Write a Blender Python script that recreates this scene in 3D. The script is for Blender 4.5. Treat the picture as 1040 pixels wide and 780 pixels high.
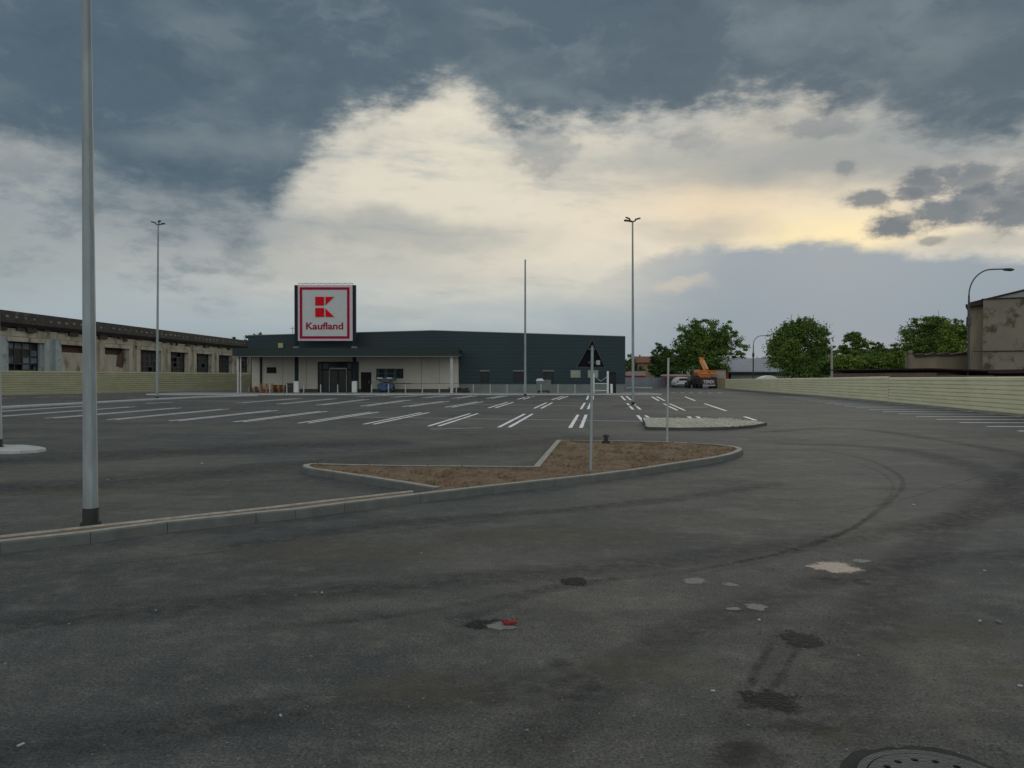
import bpy, bmesh, math, random
from mathutils import Vector, Matrix, noise as mnoise
rnd = random.Random(7)
R = math.radians
scene = bpy.context.scene
col = scene.collection
for o in list(bpy.data.objects):
    bpy.data.objects.remove(o)

# ------------------------------------------------------------------ camera, sky, sun, exposure
F = 830.0; CW = 520.0; CH = 390.0; CAMH = 1.8
PITCH = math.atan(9 / F)
cam_d = bpy.data.cameras.new('camera'); cam = bpy.data.objects.new('camera', cam_d); col.objects.link(cam)
cam.location = (0, 0, CAMH); cam.rotation_euler = (R(90) - PITCH, 0, 0)
cam_d.sensor_width = 36; cam_d.lens = 36 * F / 1040; cam_d.clip_start = 0.1; cam_d.clip_end = 6000
scene.camera = cam
scene.view_settings.view_transform = 'Standard'; scene.view_settings.look = 'None'
scene.view_settings.gamma = 1; scene.view_settings.exposure = 0.0
scene.view_settings.use_curve_mapping = False

def lin(c):
    c = c / 255.0
    return c / 12.92 if c <= 0.04045 else ((c + 0.055) / 1.055) ** 2.4
def rgb(r, g, b): return (lin(r), lin(g), lin(b), 1)

world = bpy.data.worlds.new('World'); scene.world = world; world.use_nodes = True
nt = world.node_tree; nt.nodes.clear()
SUN_AZ = math.atan((845 - 520) / F); SUN_EL = R(9.5)

class E:                                   # small expression builder over Math nodes
    def __init__(s, sock): s.s = sock
    def _op(s, op, *a, clamp=False):
        n = nt.nodes.new('ShaderNodeMath'); n.operation = op; n.use_clamp = clamp
        for i, v in enumerate((s,) + a):
            if isinstance(v, E): nt.links.new(v.s, n.inputs[i])
            else: n.inputs[i].default_value = v
        return E(n.outputs[0])
    def __add__(s, o): return s._op('ADD', o)
    def __sub__(s, o): return s._op('SUBTRACT', o)
    def __mul__(s, o): return s._op('MULTIPLY', o)
    def __truediv__(s, o): return s._op('DIVIDE', o)
    def pw(s, o): return s._op('POWER', o)
    def mx(s, o): return s._op('MAXIMUM', o)
    def exp(s): return s._op('EXPONENT')
    def inv(s):
        n = nt.nodes.new('ShaderNodeMath'); n.operation = 'SUBTRACT'; n.inputs[0].default_value = 1
        nt.links.new(s.s, n.inputs[1]); return E(n.outputs[0])
def sstep(x, a, b):
    n = nt.nodes.new('ShaderNodeMapRange'); n.interpolation_type = 'SMOOTHSTEP'
    nt.links.new(x.s, n.inputs[0]); n.inputs[1].default_value = a; n.inputs[2].default_value = b
    return E(n.outputs[0])
def noise(vec, scale, detail=5, rough=0.55):
    n = nt.nodes.new('ShaderNodeTexNoise'); nt.links.new(vec, n.inputs['Vector'])
    n.inputs['Scale'].default_value = scale; n.inputs['Detail'].default_value = detail
    n.inputs['Roughness'].default_value = rough
    return E(n.outputs['Fac'])
def comb(x, y, z):
    n = nt.nodes.new('ShaderNodeCombineXYZ')
    for i, v in enumerate((x, y, z)):
        if isinstance(v, E): nt.links.new(v.s, n.inputs[i])
        else: n.inputs[i].default_value = v
    return n.outputs[0]
def mixc(a, b, f):
    n = nt.nodes.new('ShaderNodeMix'); n.data_type = 'RGBA'
    for i, v in ((6, a), (7, b)):
        if isinstance(v, tuple): n.inputs[i].default_value = v
        else: nt.links.new(v, n.inputs[i])
    if isinstance(f, E): nt.links.new(f.s, n.inputs[0])
    else: n.inputs[0].default_value = f
    return n.outputs[2]
def uv(px, py):                            # sky direction in units of 1/830 rad: U to the right of 520, V above the horizon
    az = math.atan((px - 520) / F); el = math.atan((381 - py) / F * math.cos(az))
    return 520 + F * az, F * el
def sky():
    tc = nt.nodes.new('ShaderNodeTexCoord')
    sp = nt.nodes.new('ShaderNodeSeparateXYZ'); nt.links.new(tc.outputs['Generated'], sp.inputs[0])
    X, Y, Z = (E(o) for o in sp.outputs)
    U0 = X._op('ARCTAN2', Y) * F + 520
    V0 = Z._op('ARCSINE') * F
    base_vec = comb(U0 / 100, V0 / 60, 0.0)
    w1 = noise(base_vec, 0.9, 6, 0.55); w2 = noise(comb(U0 / 100 + 17.3, V0 / 60, 3.1), 0.9, 6, 0.55)
    fine = noise(comb(U0 / 100, V0 / 45, 9.0), 2.6, 8, 0.62)
    U = U0 + (w1 - 0.5) * 95; V = V0 + (w2 - 0.5) * 62
    streak = noise(comb(U0 / 330 + 4.0, V0 / 60 + U0 / 900, 5.5), 2.2, 8, 0.6)
    # pale upper overcast
    horizon = mixc(rgb(142, 161, 172), rgb(163, 176, 182), sstep(V0, 5, 60))
    cream = mixc(rgb(176, 179, 175), rgb(224, 217, 200), sstep(U, 60, 430))
    c = mixc(horizon, cream, sstep(V + (streak - 0.5) * 60, 35, 135))
    c = mixc(c, rgb(152, 165, 171), sstep(streak, 0.50, 0.72) * 0.6)
    c = mixc(c, rgb(172, 180, 178), sstep(fine, 0.5, 0.72) * 0.18)
    c = mixc(c, rgb(230, 223, 206), sstep(streak, 0.50, 0.28) * sstep(V, 90, 190) * 0.6)
    def ell(px, py, rx, ry, soft=1.0, warp=1.0, nz=0.5):
        u, v = uv(px, py)
        du = ((U if warp else U0) - u) / rx; dv = ((V if warp else V0) - v) / ry
        d = (du * du + dv * dv).pw(0.5) + (fine - 0.5) * nz * 2
        return sstep(d, 1 + 0.5 * soft, 1 - 0.5 * soft)
    def gauss(px, py, rx, ry):
        u, v = uv(px, py)
        du = (U0 - u) / rx; dv = (V - v) / ry
        return ((du * du + dv * dv) * -1.0).exp()
    # light around the hidden sun
    c = mixc(c, rgb(232, 216, 190), gauss(800, 205, 230, 60) * 0.75)
    c = mixc(c, rgb(252, 232, 184), gauss(845, 240, 85, 20) * 0.95)
    c = mixc(c, rgb(238, 214, 178), gauss(735, 205, 60, 26) * 0.55)
    c = mixc(c, rgb(238, 228, 206), gauss(480, 100, 75, 50) * 0.55)
    c = mixc(c, rgb(240, 225, 196), gauss(800, 125, 60, 14) * 0.6)
    # grey streaks
    for px, py, rx, ry, a in ((400, 238, 120, 20, .55), (880, 150, 190, 32, .8), (720, 235, 60, 14, .35), (1010, 245, 60, 12, .45),
                              (110, 222, 170, 24, .6), (330, 270, 160, 14, .3), (-120, 240, 140, 40, .5), (610, 165, 90, 10, .25)):
        c = mixc(c, rgb(134, 145, 151), ell(px, py, rx, ry, 1.5) * a)
    # low blue grey bank on the right
    def curve_of_u(pts, lo, hi):
        n = nt.nodes.new('ShaderNodeFloatCurve')
        m = nt.nodes.new('ShaderNodeMapRange'); nt.links.new(U.s, m.inputs[0]); m.inputs[1].default_value = -500; m.inputs[2].default_value = 1500
        nt.links.new(m.outputs[0], n.inputs['Value'])
        cm = n.mapping.curves[0]
        P = [((uv(px, py)[0] + 500) / 2000, uv(px, py)[1] / 500) for px, py in pts]
        cm.points[0].location = (0, P[0][1]); cm.points[1].location = (1, P[-1][1])
        for p in P: cm.points.new(*p)
        n.mapping.update()
        return E(n.outputs[0]) * 500
    vb2 = curve_of_u([(400, 381), (520, 345), (585, 300), (640, 270), (700, 252), (800, 248), (900, 252), (1040, 258), (1150, 262)], 0, 1)
    low = sstep(vb2 - V0 + (fine - 0.5) * 26 + (w2 - 0.5) * 26, -6, 9)
    lowc = mixc(rgb(126, 147, 164), rgb(142, 156, 168), sstep(V0, 30, 120))
    c = mixc(c, lowc, low * sstep(U, 540, 760) * 0.96)
    c = mixc(c, rgb(236, 214, 180), ell(690, 289, 26, 4, 1.6) * 0.3)
    # small dark clouds in front of the bright gap
    rag = (noise(comb(U0 / 40 + 3.0, V0 / 22, 2.0), 1.5, 9, 0.68) - 0.5) * 2.3
    for px, py, rx, ry, a in ((882, 203, 20, 7, .8), (934, 186, 19, 13, .9), (917, 198, 12, 6, .7), (908, 230, 20, 8, .95), (985, 180, 22, 11, .8), (1000, 198, 24, 13, .95),
                              (965, 214, 28, 10, .9), (1030, 212, 22, 15, .85), (1050, 178, 22, 12, .6), (857, 168, 9, 7, .5), (948, 245, 11, 4, .5), (962, 172, 9, 5, .6),
                              (548, 150, 26, 22, .35), (830, 130, 30, 8, .5), (700, 142, 22, 8, .3)):
        u, v = uv(px, py); du = (U0 + (w1 - 0.5) * 30 - u) / (rx * 1.15); dv = (V0 + (w2 - 0.5) * 24 - v) / (ry * 1.2)
        d = (du * du + dv * dv).pw(0.5) + rag
        c = mixc(c, rgb(150, 150, 150), sstep(d, 1.5, 1.0) * (a * 0.5))
        c = mixc(c, rgb(98, 112, 124), sstep(d, 1.15, 0.6) * a)
    # heavy dark deck
    vb = curve_of_u([(-300, 240), (-100, 220), (0, 205), (60, 212), (130, 236), (200, 250), (245, 248), (280, 216), (312, 176), (345, 136), (390, 112), (430, 108),
                     (458, 96), (485, 108), (520, 126), (560, 140), (610, 142), (660, 136), (720, 128), (770, 118), (810, 112), (850, 120), (930, 132), (1040, 140), (1200, 145)], 0, 1)
    dsig = V0 - vb + (w1 - 0.5) * 75 + (fine - 0.5) * 85
    wl = sstep(U, 330, 190)
    veil = sstep(dsig + (streak - 0.5) * 90 + (fine - 0.5) * 40, -78, 4)
    c = mixc(c, mixc(rgb(168, 174, 176), rgb(132, 144, 151), sstep(fine, 0.4, 0.66)), veil * (wl * 0.5 + 0.28))
    deck = sstep((dsig + (w2 - 0.5) * 40 + (streak - 0.5) * 70 * wl) / (wl * 1.9 + 1), -18, 26)
    inner = noise(comb(U0 / 210 + 2.2, V0 / 100 + 1.0, 1.7), 1.5, 6, 0.5)
    dc = mixc(rgb(80, 99, 113), rgb(106, 121, 130), sstep(inner, 0.48, 0.76))
    dc = mixc(rgb(124, 134, 140), dc, sstep(dsig, 0, 38))
    billow = noise(comb(U / 90 + 6.0, V / 48, 12.0), 1.3, 8, 0.62)
    dc = mixc(dc, rgb(118, 131, 139), sstep(billow, 0.5, 0.72) * 0.55)
    dc = mixc(dc, rgb(70, 88, 102), sstep(billow, 0.48, 0.3) * 0.45)
    dc = mixc(dc, rgb(156, 161, 162), ell(10, 168, 60, 20, 1.4) * 0.8)
    dc = mixc(dc, rgb(138, 148, 153), ell(235, 150, 70, 16, 1.8) * 0.45)
    dc = mixc(dc, rgb(118, 130, 138), ell(130, 215, 150, 22, 1.6) * 0.6)
    c = mixc(c, dc, deck * 0.97)
    # the rest of the sky (behind the viewer) is open bright overcast
    back = sstep(Y, 0.12, -0.35)
    c = mixc(c, BACK_SKY, back)
    up = sstep(Z, 0.62, 0.92)
    c = mixc(c, UP_SKY, up)
    st = nt.nodes.new('ShaderNodeTexSky'); st.sky_type = 'NISHITA'; st.sun_disc = False
    st.sun_elevation = SUN_EL; st.sun_rotation = SUN_AZ
    mul = nt.nodes.new('ShaderNodeVectorMath'); mul.operation = 'SCALE'; mul.inputs['Scale'].default_value = 0.08
    nt.links.new(st.outputs[0], mul.inputs[0])
    c = mixc(c, mul.outputs[0], 0.02)
    # ten times up, then the background strength of 0.1 brings it back
    m2 = nt.nodes.new('ShaderNodeVectorMath'); m2.operation = 'SCALE'; m2.inputs['Scale'].default_value = 10.0
    nt.links.new(c, m2.inputs[0])
    bg = nt.nodes.new('ShaderNodeBackground'); bg.inputs['Strength'].default_value = 0.1
    out = nt.nodes.new('ShaderNodeOutputWorld')
    nt.links.new(m2.outputs[0], bg.inputs['Color']); nt.links.new(bg.outputs[0], out.inputs[0])
BACK_SKY = (0.92, 0.96, 0.96, 1); UP_SKY = (0.56, 0.60, 0.62, 1)
sky()

sun_d = bpy.data.lights.new('sun', 'SUN'); sun_d.energy = 0.5; sun_d.angle = R(16); sun_d.color = (1, 0.9, 0.75)
sun = bpy.data.objects.new('sun', sun_d); col.objects.link(sun)
sdir = Vector((math.sin(SUN_AZ) * math.cos(SUN_EL), math.cos(SUN_AZ) * math.cos(SUN_EL), math.sin(SUN_EL)))
sun.rotation_euler = sdir.to_track_quat('Z', 'Y').to_euler()

# ------------------------------------------------------------------ pixel -> world helpers (true ground distances)
def ray(px, py):
    a = (px - CW) / F; b = -(py - CH) / F
    return Vector((a, math.cos(PITCH) + b * math.sin(PITCH), b * math.cos(PITCH) - math.sin(PITCH)))
def G(px, py, z=0.0):
    d = ray(px, py); t = (z - CAMH) / d.z
    return Vector((d.x * t, d.y * t, z))
def WX(px, Y): d = ray(px, 381); return d.x * Y / d.y
def WZ(py, Y): d = ray(520, py); return CAMH + d.z * Y / d.y

# ------------------------------------------------------------------ mesh builder
class MB:
    def __init__(s): s.v = []; s.f = []
    def add(s, vs, fs):
        o = len(s.v); s.v += [tuple(v) for v in vs]; s.f += [tuple(i + o for i in f) for f in fs]; return s
    def box(s, x0, y0, z0, x1, y1, z1):
        v = [(x, y, z) for z in (z0, z1) for y in (y0, y1) for x in (x0, x1)]
        return s.add(v, [(0, 2, 3, 1), (4, 5, 7, 6), (0, 1, 5, 4), (2, 6, 7, 3), (0, 4, 6, 2), (1, 3, 7, 5)])
    def cbox(s, c, sz, rot=None):
        hx, hy, hz = (a / 2 for a in sz)
        v = [Vector((x, y, z)) for z in (-hz, hz) for y in (-hy, hy) for x in (-hx, hx)]
        if rot is not None: v = [rot @ p for p in v]
        v = [p + Vector(c) for p in v]
        return s.add(v, [(0, 2, 3, 1), (4, 5, 7, 6), (0, 1, 5, 4), (2, 6, 7, 3), (0, 4, 6, 2), (1, 3, 7, 5)])
    def bar(s, a, b, w, h=None):
        a = Vector(a); b = Vector(b); h = h or w; d = (b - a); L = d.length
        q = d.to_track_quat('Z', 'Y').to_matrix()
        return s.cbox((a + b) / 2, (w, h, L), q)
    def tube(s, pts, rad, n=10, caps=True):
        pts = [Vector(p) for p in pts]
        if not isinstance(rad, (list, tuple)): rad = [rad] * len(pts)
        vs = []; fs = []
        ref = Vector((0.123, 0.987, 0.05)).normalized()
        for i, p in enumerate(pts):
            t = (pts[min(i + 1, len(pts) - 1)] - pts[max(i - 1, 0)]).normalized()
            u = t.cross(ref)
            if u.length < 0.05: u = t.cross(Vector((1, 0, 0)))
            u.normalize(); w = t.cross(u)
            for k in range(n):
                a = 2 * math.pi * k / n
                vs.append(p + (u * math.cos(a) + w * math.sin(a)) * rad[i])
        for i in range(len(pts) - 1):
            for k in range(n):
                k2 = (k + 1) % n
                fs.append((i * n + k, i * n + k2, (i + 1) * n + k2, (i + 1) * n + k))
        if caps:
            fs.append(tuple(reversed(range(n)))); fs.append(tuple((len(pts) - 1) * n + k for k in range(n)))
        return s.add(vs, fs)
    def prism(s, poly, axis, a, b):      # extrude 2D polygon along axis
        n = len(poly)
        def P(p, t):
            if axis == 'y': return (p[0], t, p[1])
            if axis == 'x': return (t, p[0], p[1])
            return (p[0], p[1], t)
        v = [P(p, a) for p in poly] + [P(p, b) for p in poly]
        f = [tuple(range(n)), tuple(reversed(range(n, 2 * n)))] + [(i, i + n, (i + 1) % n + n, (i + 1) % n) for i in range(n)]
        return s.add(v, f)
    def lathe(s, prof, n=20, c=(0, 0, 0)):
        vs = []; fs = []
        for r, z in prof:
            for k in range(n):
                a = 2 * math.pi * k / n; vs.append((c[0] + r * math.cos(a), c[1] + r * math.sin(a), c[2] + z))
        for i in range(len(prof) - 1):
            for k in range(n):
                k2 = (k + 1) % n; fs.append((i * n + k, i * n + k2, (i + 1) * n + k2, (i + 1) * n + k))
        fs.append(tuple(reversed(range(n)))); fs.append(tuple((len(prof) - 1) * n + k for k in range(n)))
        return s.add(vs, fs)
    def build(s, name, mat, parent=None, smooth=False, bevel=0.0, recalc=True):
        me = bpy.data.meshes.new(name); me.from_pydata(s.v, [], s.f)
        if recalc or bevel:
            bm = bmesh.new(); bm.from_mesh(me)
            if recalc: bmesh.ops.recalc_face_normals(bm, faces=bm.faces)
            if bevel: bmesh.ops.bevel(bm, geom=bm.edges[:], offset=bevel, segments=2, affect='EDGES')
            bm.to_mesh(me); bm.free()
        me.materials.append(mat)
        if smooth:
            for p in me.polygons: p.use_smooth = True
            me.set_sharp_from_angle(angle=R(40))
        o = bpy.data.objects.new(name, me); col.objects.link(o)
        if parent: o.parent = parent
        return o
def tag(o, label=None, cat=None, group=None, kind=None):
    if label: o['label'] = label
    if cat: o['category'] = cat
    if group: o['group'] = group
    if kind: o['kind'] = kind
    return o
def thing(name, label, cat, loc=(0, 0, 0), rz=0, group=None):
    o = bpy.data.objects.new(name, None); col.objects.link(o); o.empty_display_size = 0.2
    o.location = loc; o.rotation_euler = (0, 0, rz); return tag(o, label, cat, group)
def kids(o): return [c for c in bpy.data.objects if c.parent == o]
def dup(o, parent=None):
    ch = kids(o); c = o.copy(); col.objects.link(c); c.parent = parent
    for k in ch: dup(k, c)
    return c

# ------------------------------------------------------------------ materials
def mat(name, c1, c2=None, rough=0.8, metal=0.0, scale=3.0, detail=6, bump=0.0, bscale=40, c3=None, s3=0.6, t3=(0.55, 0.7), squash=(1, 1, 1), island=0.0, spec=None):
    m = bpy.data.materials.new(name); m.use_nodes = True; t = m.node_tree; L = t.links
    b = t.nodes['Principled BSDF']; b.inputs['Roughness'].default_value = rough; b.inputs['Metallic'].default_value = metal
    if spec is not None: b.inputs['Specular IOR Level'].default_value = spec
    c2 = c2 or tuple(x * 0.8 for x in c1)
    g = t.nodes.new('ShaderNodeNewGeometry'); mp = t.nodes.new('ShaderNodeMapping'); mp.inputs['Scale'].default_value = squash
    L.new(g.outputs['Position'], mp.inputs[0])
    n = t.nodes.new('ShaderNodeTexNoise'); n.inputs['Scale'].default_value = scale; n.inputs['Detail'].default_value = detail; n.inputs['Roughness'].default_value = 0.62
    L.new(mp.outputs[0], n.inputs['Vector'])
    mr = t.nodes.new('ShaderNodeMapRange'); mr.inputs[1].default_value = 0.32; mr.inputs[2].default_value = 0.68; L.new(n.outputs[0], mr.inputs[0])
    mx = t.nodes.new('ShaderNodeMix'); mx.data_type = 'RGBA'; mx.inputs[6].default_value = (*c1, 1); mx.inputs[7].default_value = (*c2, 1); L.new(mr.outputs[0], mx.inputs[0])
    o = mx.outputs[2]
    if c3:
        n3 = t.nodes.new('ShaderNodeTexNoise'); n3.inputs['Scale'].default_value = s3; n3.inputs['Detail'].default_value = 7; n3.inputs['Roughness'].default_value = 0.65
        L.new(mp.outputs[0], n3.inputs['Vector'])
        m3 = t.nodes.new('ShaderNodeMapRange'); m3.inputs[1].default_value = t3[0]; m3.inputs[2].default_value = t3[1]; L.new(n3.outputs[0], m3.inputs[0])
        x3 = t.nodes.new('ShaderNodeMix'); x3.data_type = 'RGBA'; L.new(m3.outputs[0], x3.inputs[0]); L.new(o, x3.inputs[6]); x3.inputs[7].default_value = (*c3, 1); o = x3.outputs[2]
    if island:
        hs = t.nodes.new('ShaderNodeHueSaturation'); mm = t.nodes.new('ShaderNodeMapRange')
        L.new(g.outputs['Random Per Island'], mm.inputs[0]); mm.inputs[3].default_value = 1 - island; mm.inputs[4].default_value = 1 + island
        L.new(mm.outputs[0], hs.inputs['Value']); L.new(o, hs.inputs['Color']); o = hs.outputs[0]
    L.new(o, b.inputs['Base Color'])
    if bump:
        nb = t.nodes.new('ShaderNodeTexNoise'); nb.inputs['Scale'].default_value = bscale; nb.inputs['Detail'].default_value = 4
        L.new(g.outputs['Position'], nb.inputs['Vector'])
        bp = t.nodes.new('ShaderNodeBump'); bp.inputs['Strength'].default_value = bump; bp.inputs['Distance'].default_value = 0.02
        L.new(nb.outputs[0], bp.inputs['Height']); L.new(bp.outputs[0], b.inputs['Normal'])
    return m
def asphalt_mat():
    m = bpy.data.materials.new('asphalt'); m.use_nodes = True; t = m.node_tree; L = t.links; b = t.nodes['Principled BSDF']
    b.inputs['Roughness'].default_value = 0.85; b.inputs['Specular IOR Level'].default_value = 0.28
    g = t.nodes.new('ShaderNodeNewGeometry'); P = g.outputs['Position']
    def nz(scale, det=6, ro=0.6, sq=(1, 1, 1), off=(0, 0, 0)):
        mp = t.nodes.new('ShaderNodeMapping'); mp.inputs['Scale'].default_value = sq; mp.inputs['Location'].default_value = off; L.new(P, mp.inputs[0])
        n = t.nodes.new('ShaderNodeTexNoise'); n.inputs['Scale'].default_value = scale; n.inputs['Detail'].default_value = det; n.inputs['Roughness'].default_value = ro
        L.new(mp.outputs[0], n.inputs['Vector']); return n.outputs[0]
    def rng(s, a, b2, c=0, d=1):
        r = t.nodes.new('ShaderNodeMapRange'); L.new(s, r.inputs[0]); r.inputs[1].default_value = a; r.inputs[2].default_value = b2; r.inputs[3].default_value = c; r.inputs[4].default_value = d; return r.outputs[0]
    def mx(a, c, f, mode='MIX'):
        n = t.nodes.new('ShaderNodeMix'); n.data_type = 'RGBA'; n.blend_type = mode
        for i, v in ((6, a), (7, c)):
            if isinstance(v, tuple): n.inputs[i].default_value = (*v, 1)
            else: L.new(v, n.inputs[i])
        if isinstance(f, float): n.inputs[0].default_value = f
        else: L.new(f, n.inputs[0])
        return n.outputs[2]
    c = mx(A_DARK, A_BROWN, rng(nz(0.22, 6, 0.68), 0.34, 0.66))
    c = mx(c, (0.05, 0.058, 0.066), rng(nz(0.13, 3, 0.5, (1, 1, 1), (3, 9, 0)), 0.48, 0.62, 0, 0.55))
    c = mx(c, tuple(x * 1.45 for x in A_BROWN), rng(nz(0.7, 7, 0.65, (1, 1.6, 1), (5, 3, 0)), 0.53, 0.78, 0, 0.75))
    c = mx(c, tuple(x * 0.55 for x in A_DARK), rng(nz(0.9, 7, 0.7, (0.5, 1.3, 1), (9, 1, 0)), 0.56, 0.76, 0, 0.6))
    c = mx(c, (0.16, 0.155, 0.14), rng(nz(2.2, 8, 0.75, (1, 1, 1), (2, 8, 0)), 0.62, 0.80, 0, 0.6))
    # machine laid lanes and rolled streaks
    c = mx(c, tuple(x * 0.66 for x in A_DARK), rng(nz(1.0, 4, 0.5, (0.05, 0.9, 1), (0, 4, 0)), 0.55, 0.72, 0, 0.4))
    fine = nz(55, 4, 0.7)
    c = mx(c, tuple(x * 1.5 for x in A_BROWN), rng(nz(3.1, 8, 0.8, (1, 1, 1), (3, 3, 0)), 0.5, 0.72, 0, 0.6))
    c = mx(c, (0.022, 0.024, 0.025), rng(nz(2.3, 8, 0.8, (1, 1, 1), (7, 5, 0)), 0.52, 0.74, 0, 0.6))
    c = mx(c, (0.02, 0.022, 0.023), rng(nz(11, 6, 0.8), 0.5, 0.72, 0, 0.45))
    sc = t.nodes.new('ShaderNodeVectorMath'); sc.operation = 'SCALE'; L.new(c, sc.inputs[0]); L.new(rng(fine, 0.3, 0.7, 0.3, 1.8), sc.inputs['Scale']); c = sc.outputs[0]
    v = t.nodes.new('ShaderNodeTexVoronoi'); v.inputs['Scale'].default_value = 60; L.new(P, v.inputs['Vector'])
    sp = rng(v.outputs['Distance'], 0.15, 0.30, 1, 0)
    sel = rng(nz(14, 3), 0.5, 0.6); ml = t.nodes.new('ShaderNodeMath'); ml.operation = 'MULTIPLY'; L.new(sp, ml.inputs[0]); L.new(sel, ml.inputs[1])
    m5 = t.nodes.new('ShaderNodeMath'); m5.operation = 'MULTIPLY'; m5.inputs[1].default_value = 0.65; L.new(ml.outputs[0], m5.inputs[0])
    c = mx(c, (0.24, 0.235, 0.22), m5.outputs[0])
    L.new(c, b.inputs['Base Color'])
    bp = t.nodes.new('ShaderNodeBump'); bp.inputs['Strength'].default_value = 0.45; bp.inputs['Distance'].default_value = 0.01; L.new(nz(70, 4, 0.8), bp.inputs['Height'])
    b2 = t.nodes.new('ShaderNodeBump'); b2.inputs['Strength'].default_value = 0.25; b2.inputs['Distance'].default_value = 0.05; L.new(nz(1.2, 3), b2.inputs['Height']); L.new(bp.outputs[0], b2.inputs['Normal'])
    L.new(b2.outputs[0], b.inputs['Normal'])
    return m
A_DARK = (0.036, 0.041, 0.044); A_BROWN = (0.106, 0.101, 0.085)
M = {}
M['asphalt'] = asphalt_mat()
M['patch_dark'] = mat('patch_dark', (0.018, 0.019, 0.02), (0.05, 0.05, 0.048), 0.9, scale=22, bump=0.9, bscale=60)
M['patch_grey'] = mat('patch_grey', (0.17, 0.165, 0.155), (0.10, 0.10, 0.095), 0.9, scale=14, bump=0.4, bscale=80)
M['patch_cream'] = mat('patch_cream', (0.44, 0.37, 0.29), (0.28, 0.22, 0.17), 0.9, scale=14, bump=0.5, bscale=60)
M['ground'] = mat('ground', (0.07, 0.065, 0.045), (0.05, 0.06, 0.03), 0.95, scale=0.3)
M['paint'] = mat('paint', (0.80, 0.81, 0.81), (0.66, 0.67, 0.67), 0.7, scale=6, c3=(0.30, 0.30, 0.30), s3=9, t3=(0.62, 0.75))
M['paint_dull'] = mat('paint_dull', (0.66, 0.68, 0.72), (0.5, 0.52, 0.56), 0.8, scale=4)
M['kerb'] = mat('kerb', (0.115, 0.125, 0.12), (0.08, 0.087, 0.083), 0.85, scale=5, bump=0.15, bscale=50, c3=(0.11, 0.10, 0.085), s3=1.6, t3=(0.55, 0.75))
M['pale_kerb'] = mat('pale_kerb', (0.42, 0.43, 0.42), (0.32, 0.33, 0.33), 0.85, scale=3)
M['soil'] = mat('soil', (0.185, 0.12, 0.066), (0.09, 0.058, 0.034), 0.98, scale=4, detail=9, bump=1.0, bscale=20, c3=(0.20, 0.15, 0.11), s3=1.1, t3=(0.6, 0.8))
M['gravel'] = mat('gravel', (0.50, 0.48, 0.40), (0.30, 0.29, 0.245), 0.95, scale=14, bump=0.7, bscale=16)
M['galv'] = mat('galvanised_steel', (0.27, 0.31, 0.32), (0.19, 0.22, 0.23), 0.6, 0.2, scale=7, c3=(0.2, 0.21, 0.23), s3=2.5, squash=(1, 1, .25))
M['galv_far'] = mat('pale_steel', (0.34, 0.36, 0.36), (0.27, 0.29, 0.29), 0.6, 0.1, scale=4)
M['black'] = mat('black_coating', (0.012, 0.012, 0.012), (0.02, 0.02, 0.02), 0.7, scale=10)
M['dark_metal'] = mat('dark_metal', (0.05, 0.05, 0.05), (0.03, 0.03, 0.03), 0.5, 0.2)
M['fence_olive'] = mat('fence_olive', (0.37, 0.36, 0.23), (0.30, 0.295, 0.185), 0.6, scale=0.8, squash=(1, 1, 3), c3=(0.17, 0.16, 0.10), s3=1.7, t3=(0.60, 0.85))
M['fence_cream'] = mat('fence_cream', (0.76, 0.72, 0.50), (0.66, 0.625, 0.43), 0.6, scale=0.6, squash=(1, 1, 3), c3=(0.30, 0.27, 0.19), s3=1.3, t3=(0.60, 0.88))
M['concrete_wall'] = mat('concrete_wall', (0.19, 0.22, 0.24), (0.15, 0.17, 0.19), 0.9, scale=1.2)
M['plinth'] = mat('plinth_concrete', (0.17, 0.19, 0.175), (0.125, 0.14, 0.13), 0.9, scale=1.0)
M['plinth_dark'] = mat('plinth_dark', (0.07, 0.07, 0.065), (0.05, 0.05, 0.045), 0.9, scale=1.0)
M['cream_wall'] = mat('cream_wall', (0.50, 0.485, 0.415), (0.44, 0.43, 0.365), 0.85, scale=0.9)
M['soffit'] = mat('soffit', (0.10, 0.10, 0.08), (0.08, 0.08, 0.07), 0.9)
M['gutter'] = mat('gutter', (0.16, 0.17, 0.16), (0.12, 0.13, 0.12), 0.5, 0.2)
M['navy'] = mat('navy_steel', (0.010, 0.017, 0.026), (0.014, 0.022, 0.032), 0.7, 0.0, spec=.15)
M['sign_white'] = mat('sign_white', (0.42, 0.445, 0.44), (0.39, 0.41, 0.41), 0.6, scale=1.5)
M['sign_pink'] = mat('sign_edge', (0.50, 0.40, 0.43), (0.46, 0.37, 0.4), 0.6)
M['red'] = mat('sign_red', (0.52, 0.004, 0.010), (0.46, 0.004, 0.01), 0.6, spec=.1)
M['crimson'] = mat('sign_crimson', (0.27, 0.006, 0.035), (0.24, 0.006, 0.03), 0.6, spec=.1)
M['glass_dark'] = mat('dark_glass', (0.012, 0.014, 0.014), (0.02, 0.022, 0.022), 0.25, spec=0.25)
M['glass_blue'] = mat('dusty_glass', (0.02, 0.03, 0.032), (0.055, 0.075, 0.078), 0.9, scale=1.1, spec=0.03)
M['glass_reflection'] = mat('pale_reflection_glass', (0.28, 0.31, 0.26), (0.18, 0.20, 0.12), 0.4, scale=1.0)  # pale colour stands for a bright reflection in the panes
M['void'] = mat('interior_dark', (0.008, 0.008, 0.008), (0.014, 0.013, 0.012), 0.9)
M['frame_dark'] = mat('frame_dark', (0.018, 0.02, 0.023), (0.026, 0.028, 0.03), 0.7, 0.0, spec=.15)
M['frame_pale'] = mat('frame_pale', (0.24, 0.26, 0.26), (0.2, 0.22, 0.22), 0.5, 0.3)
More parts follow.
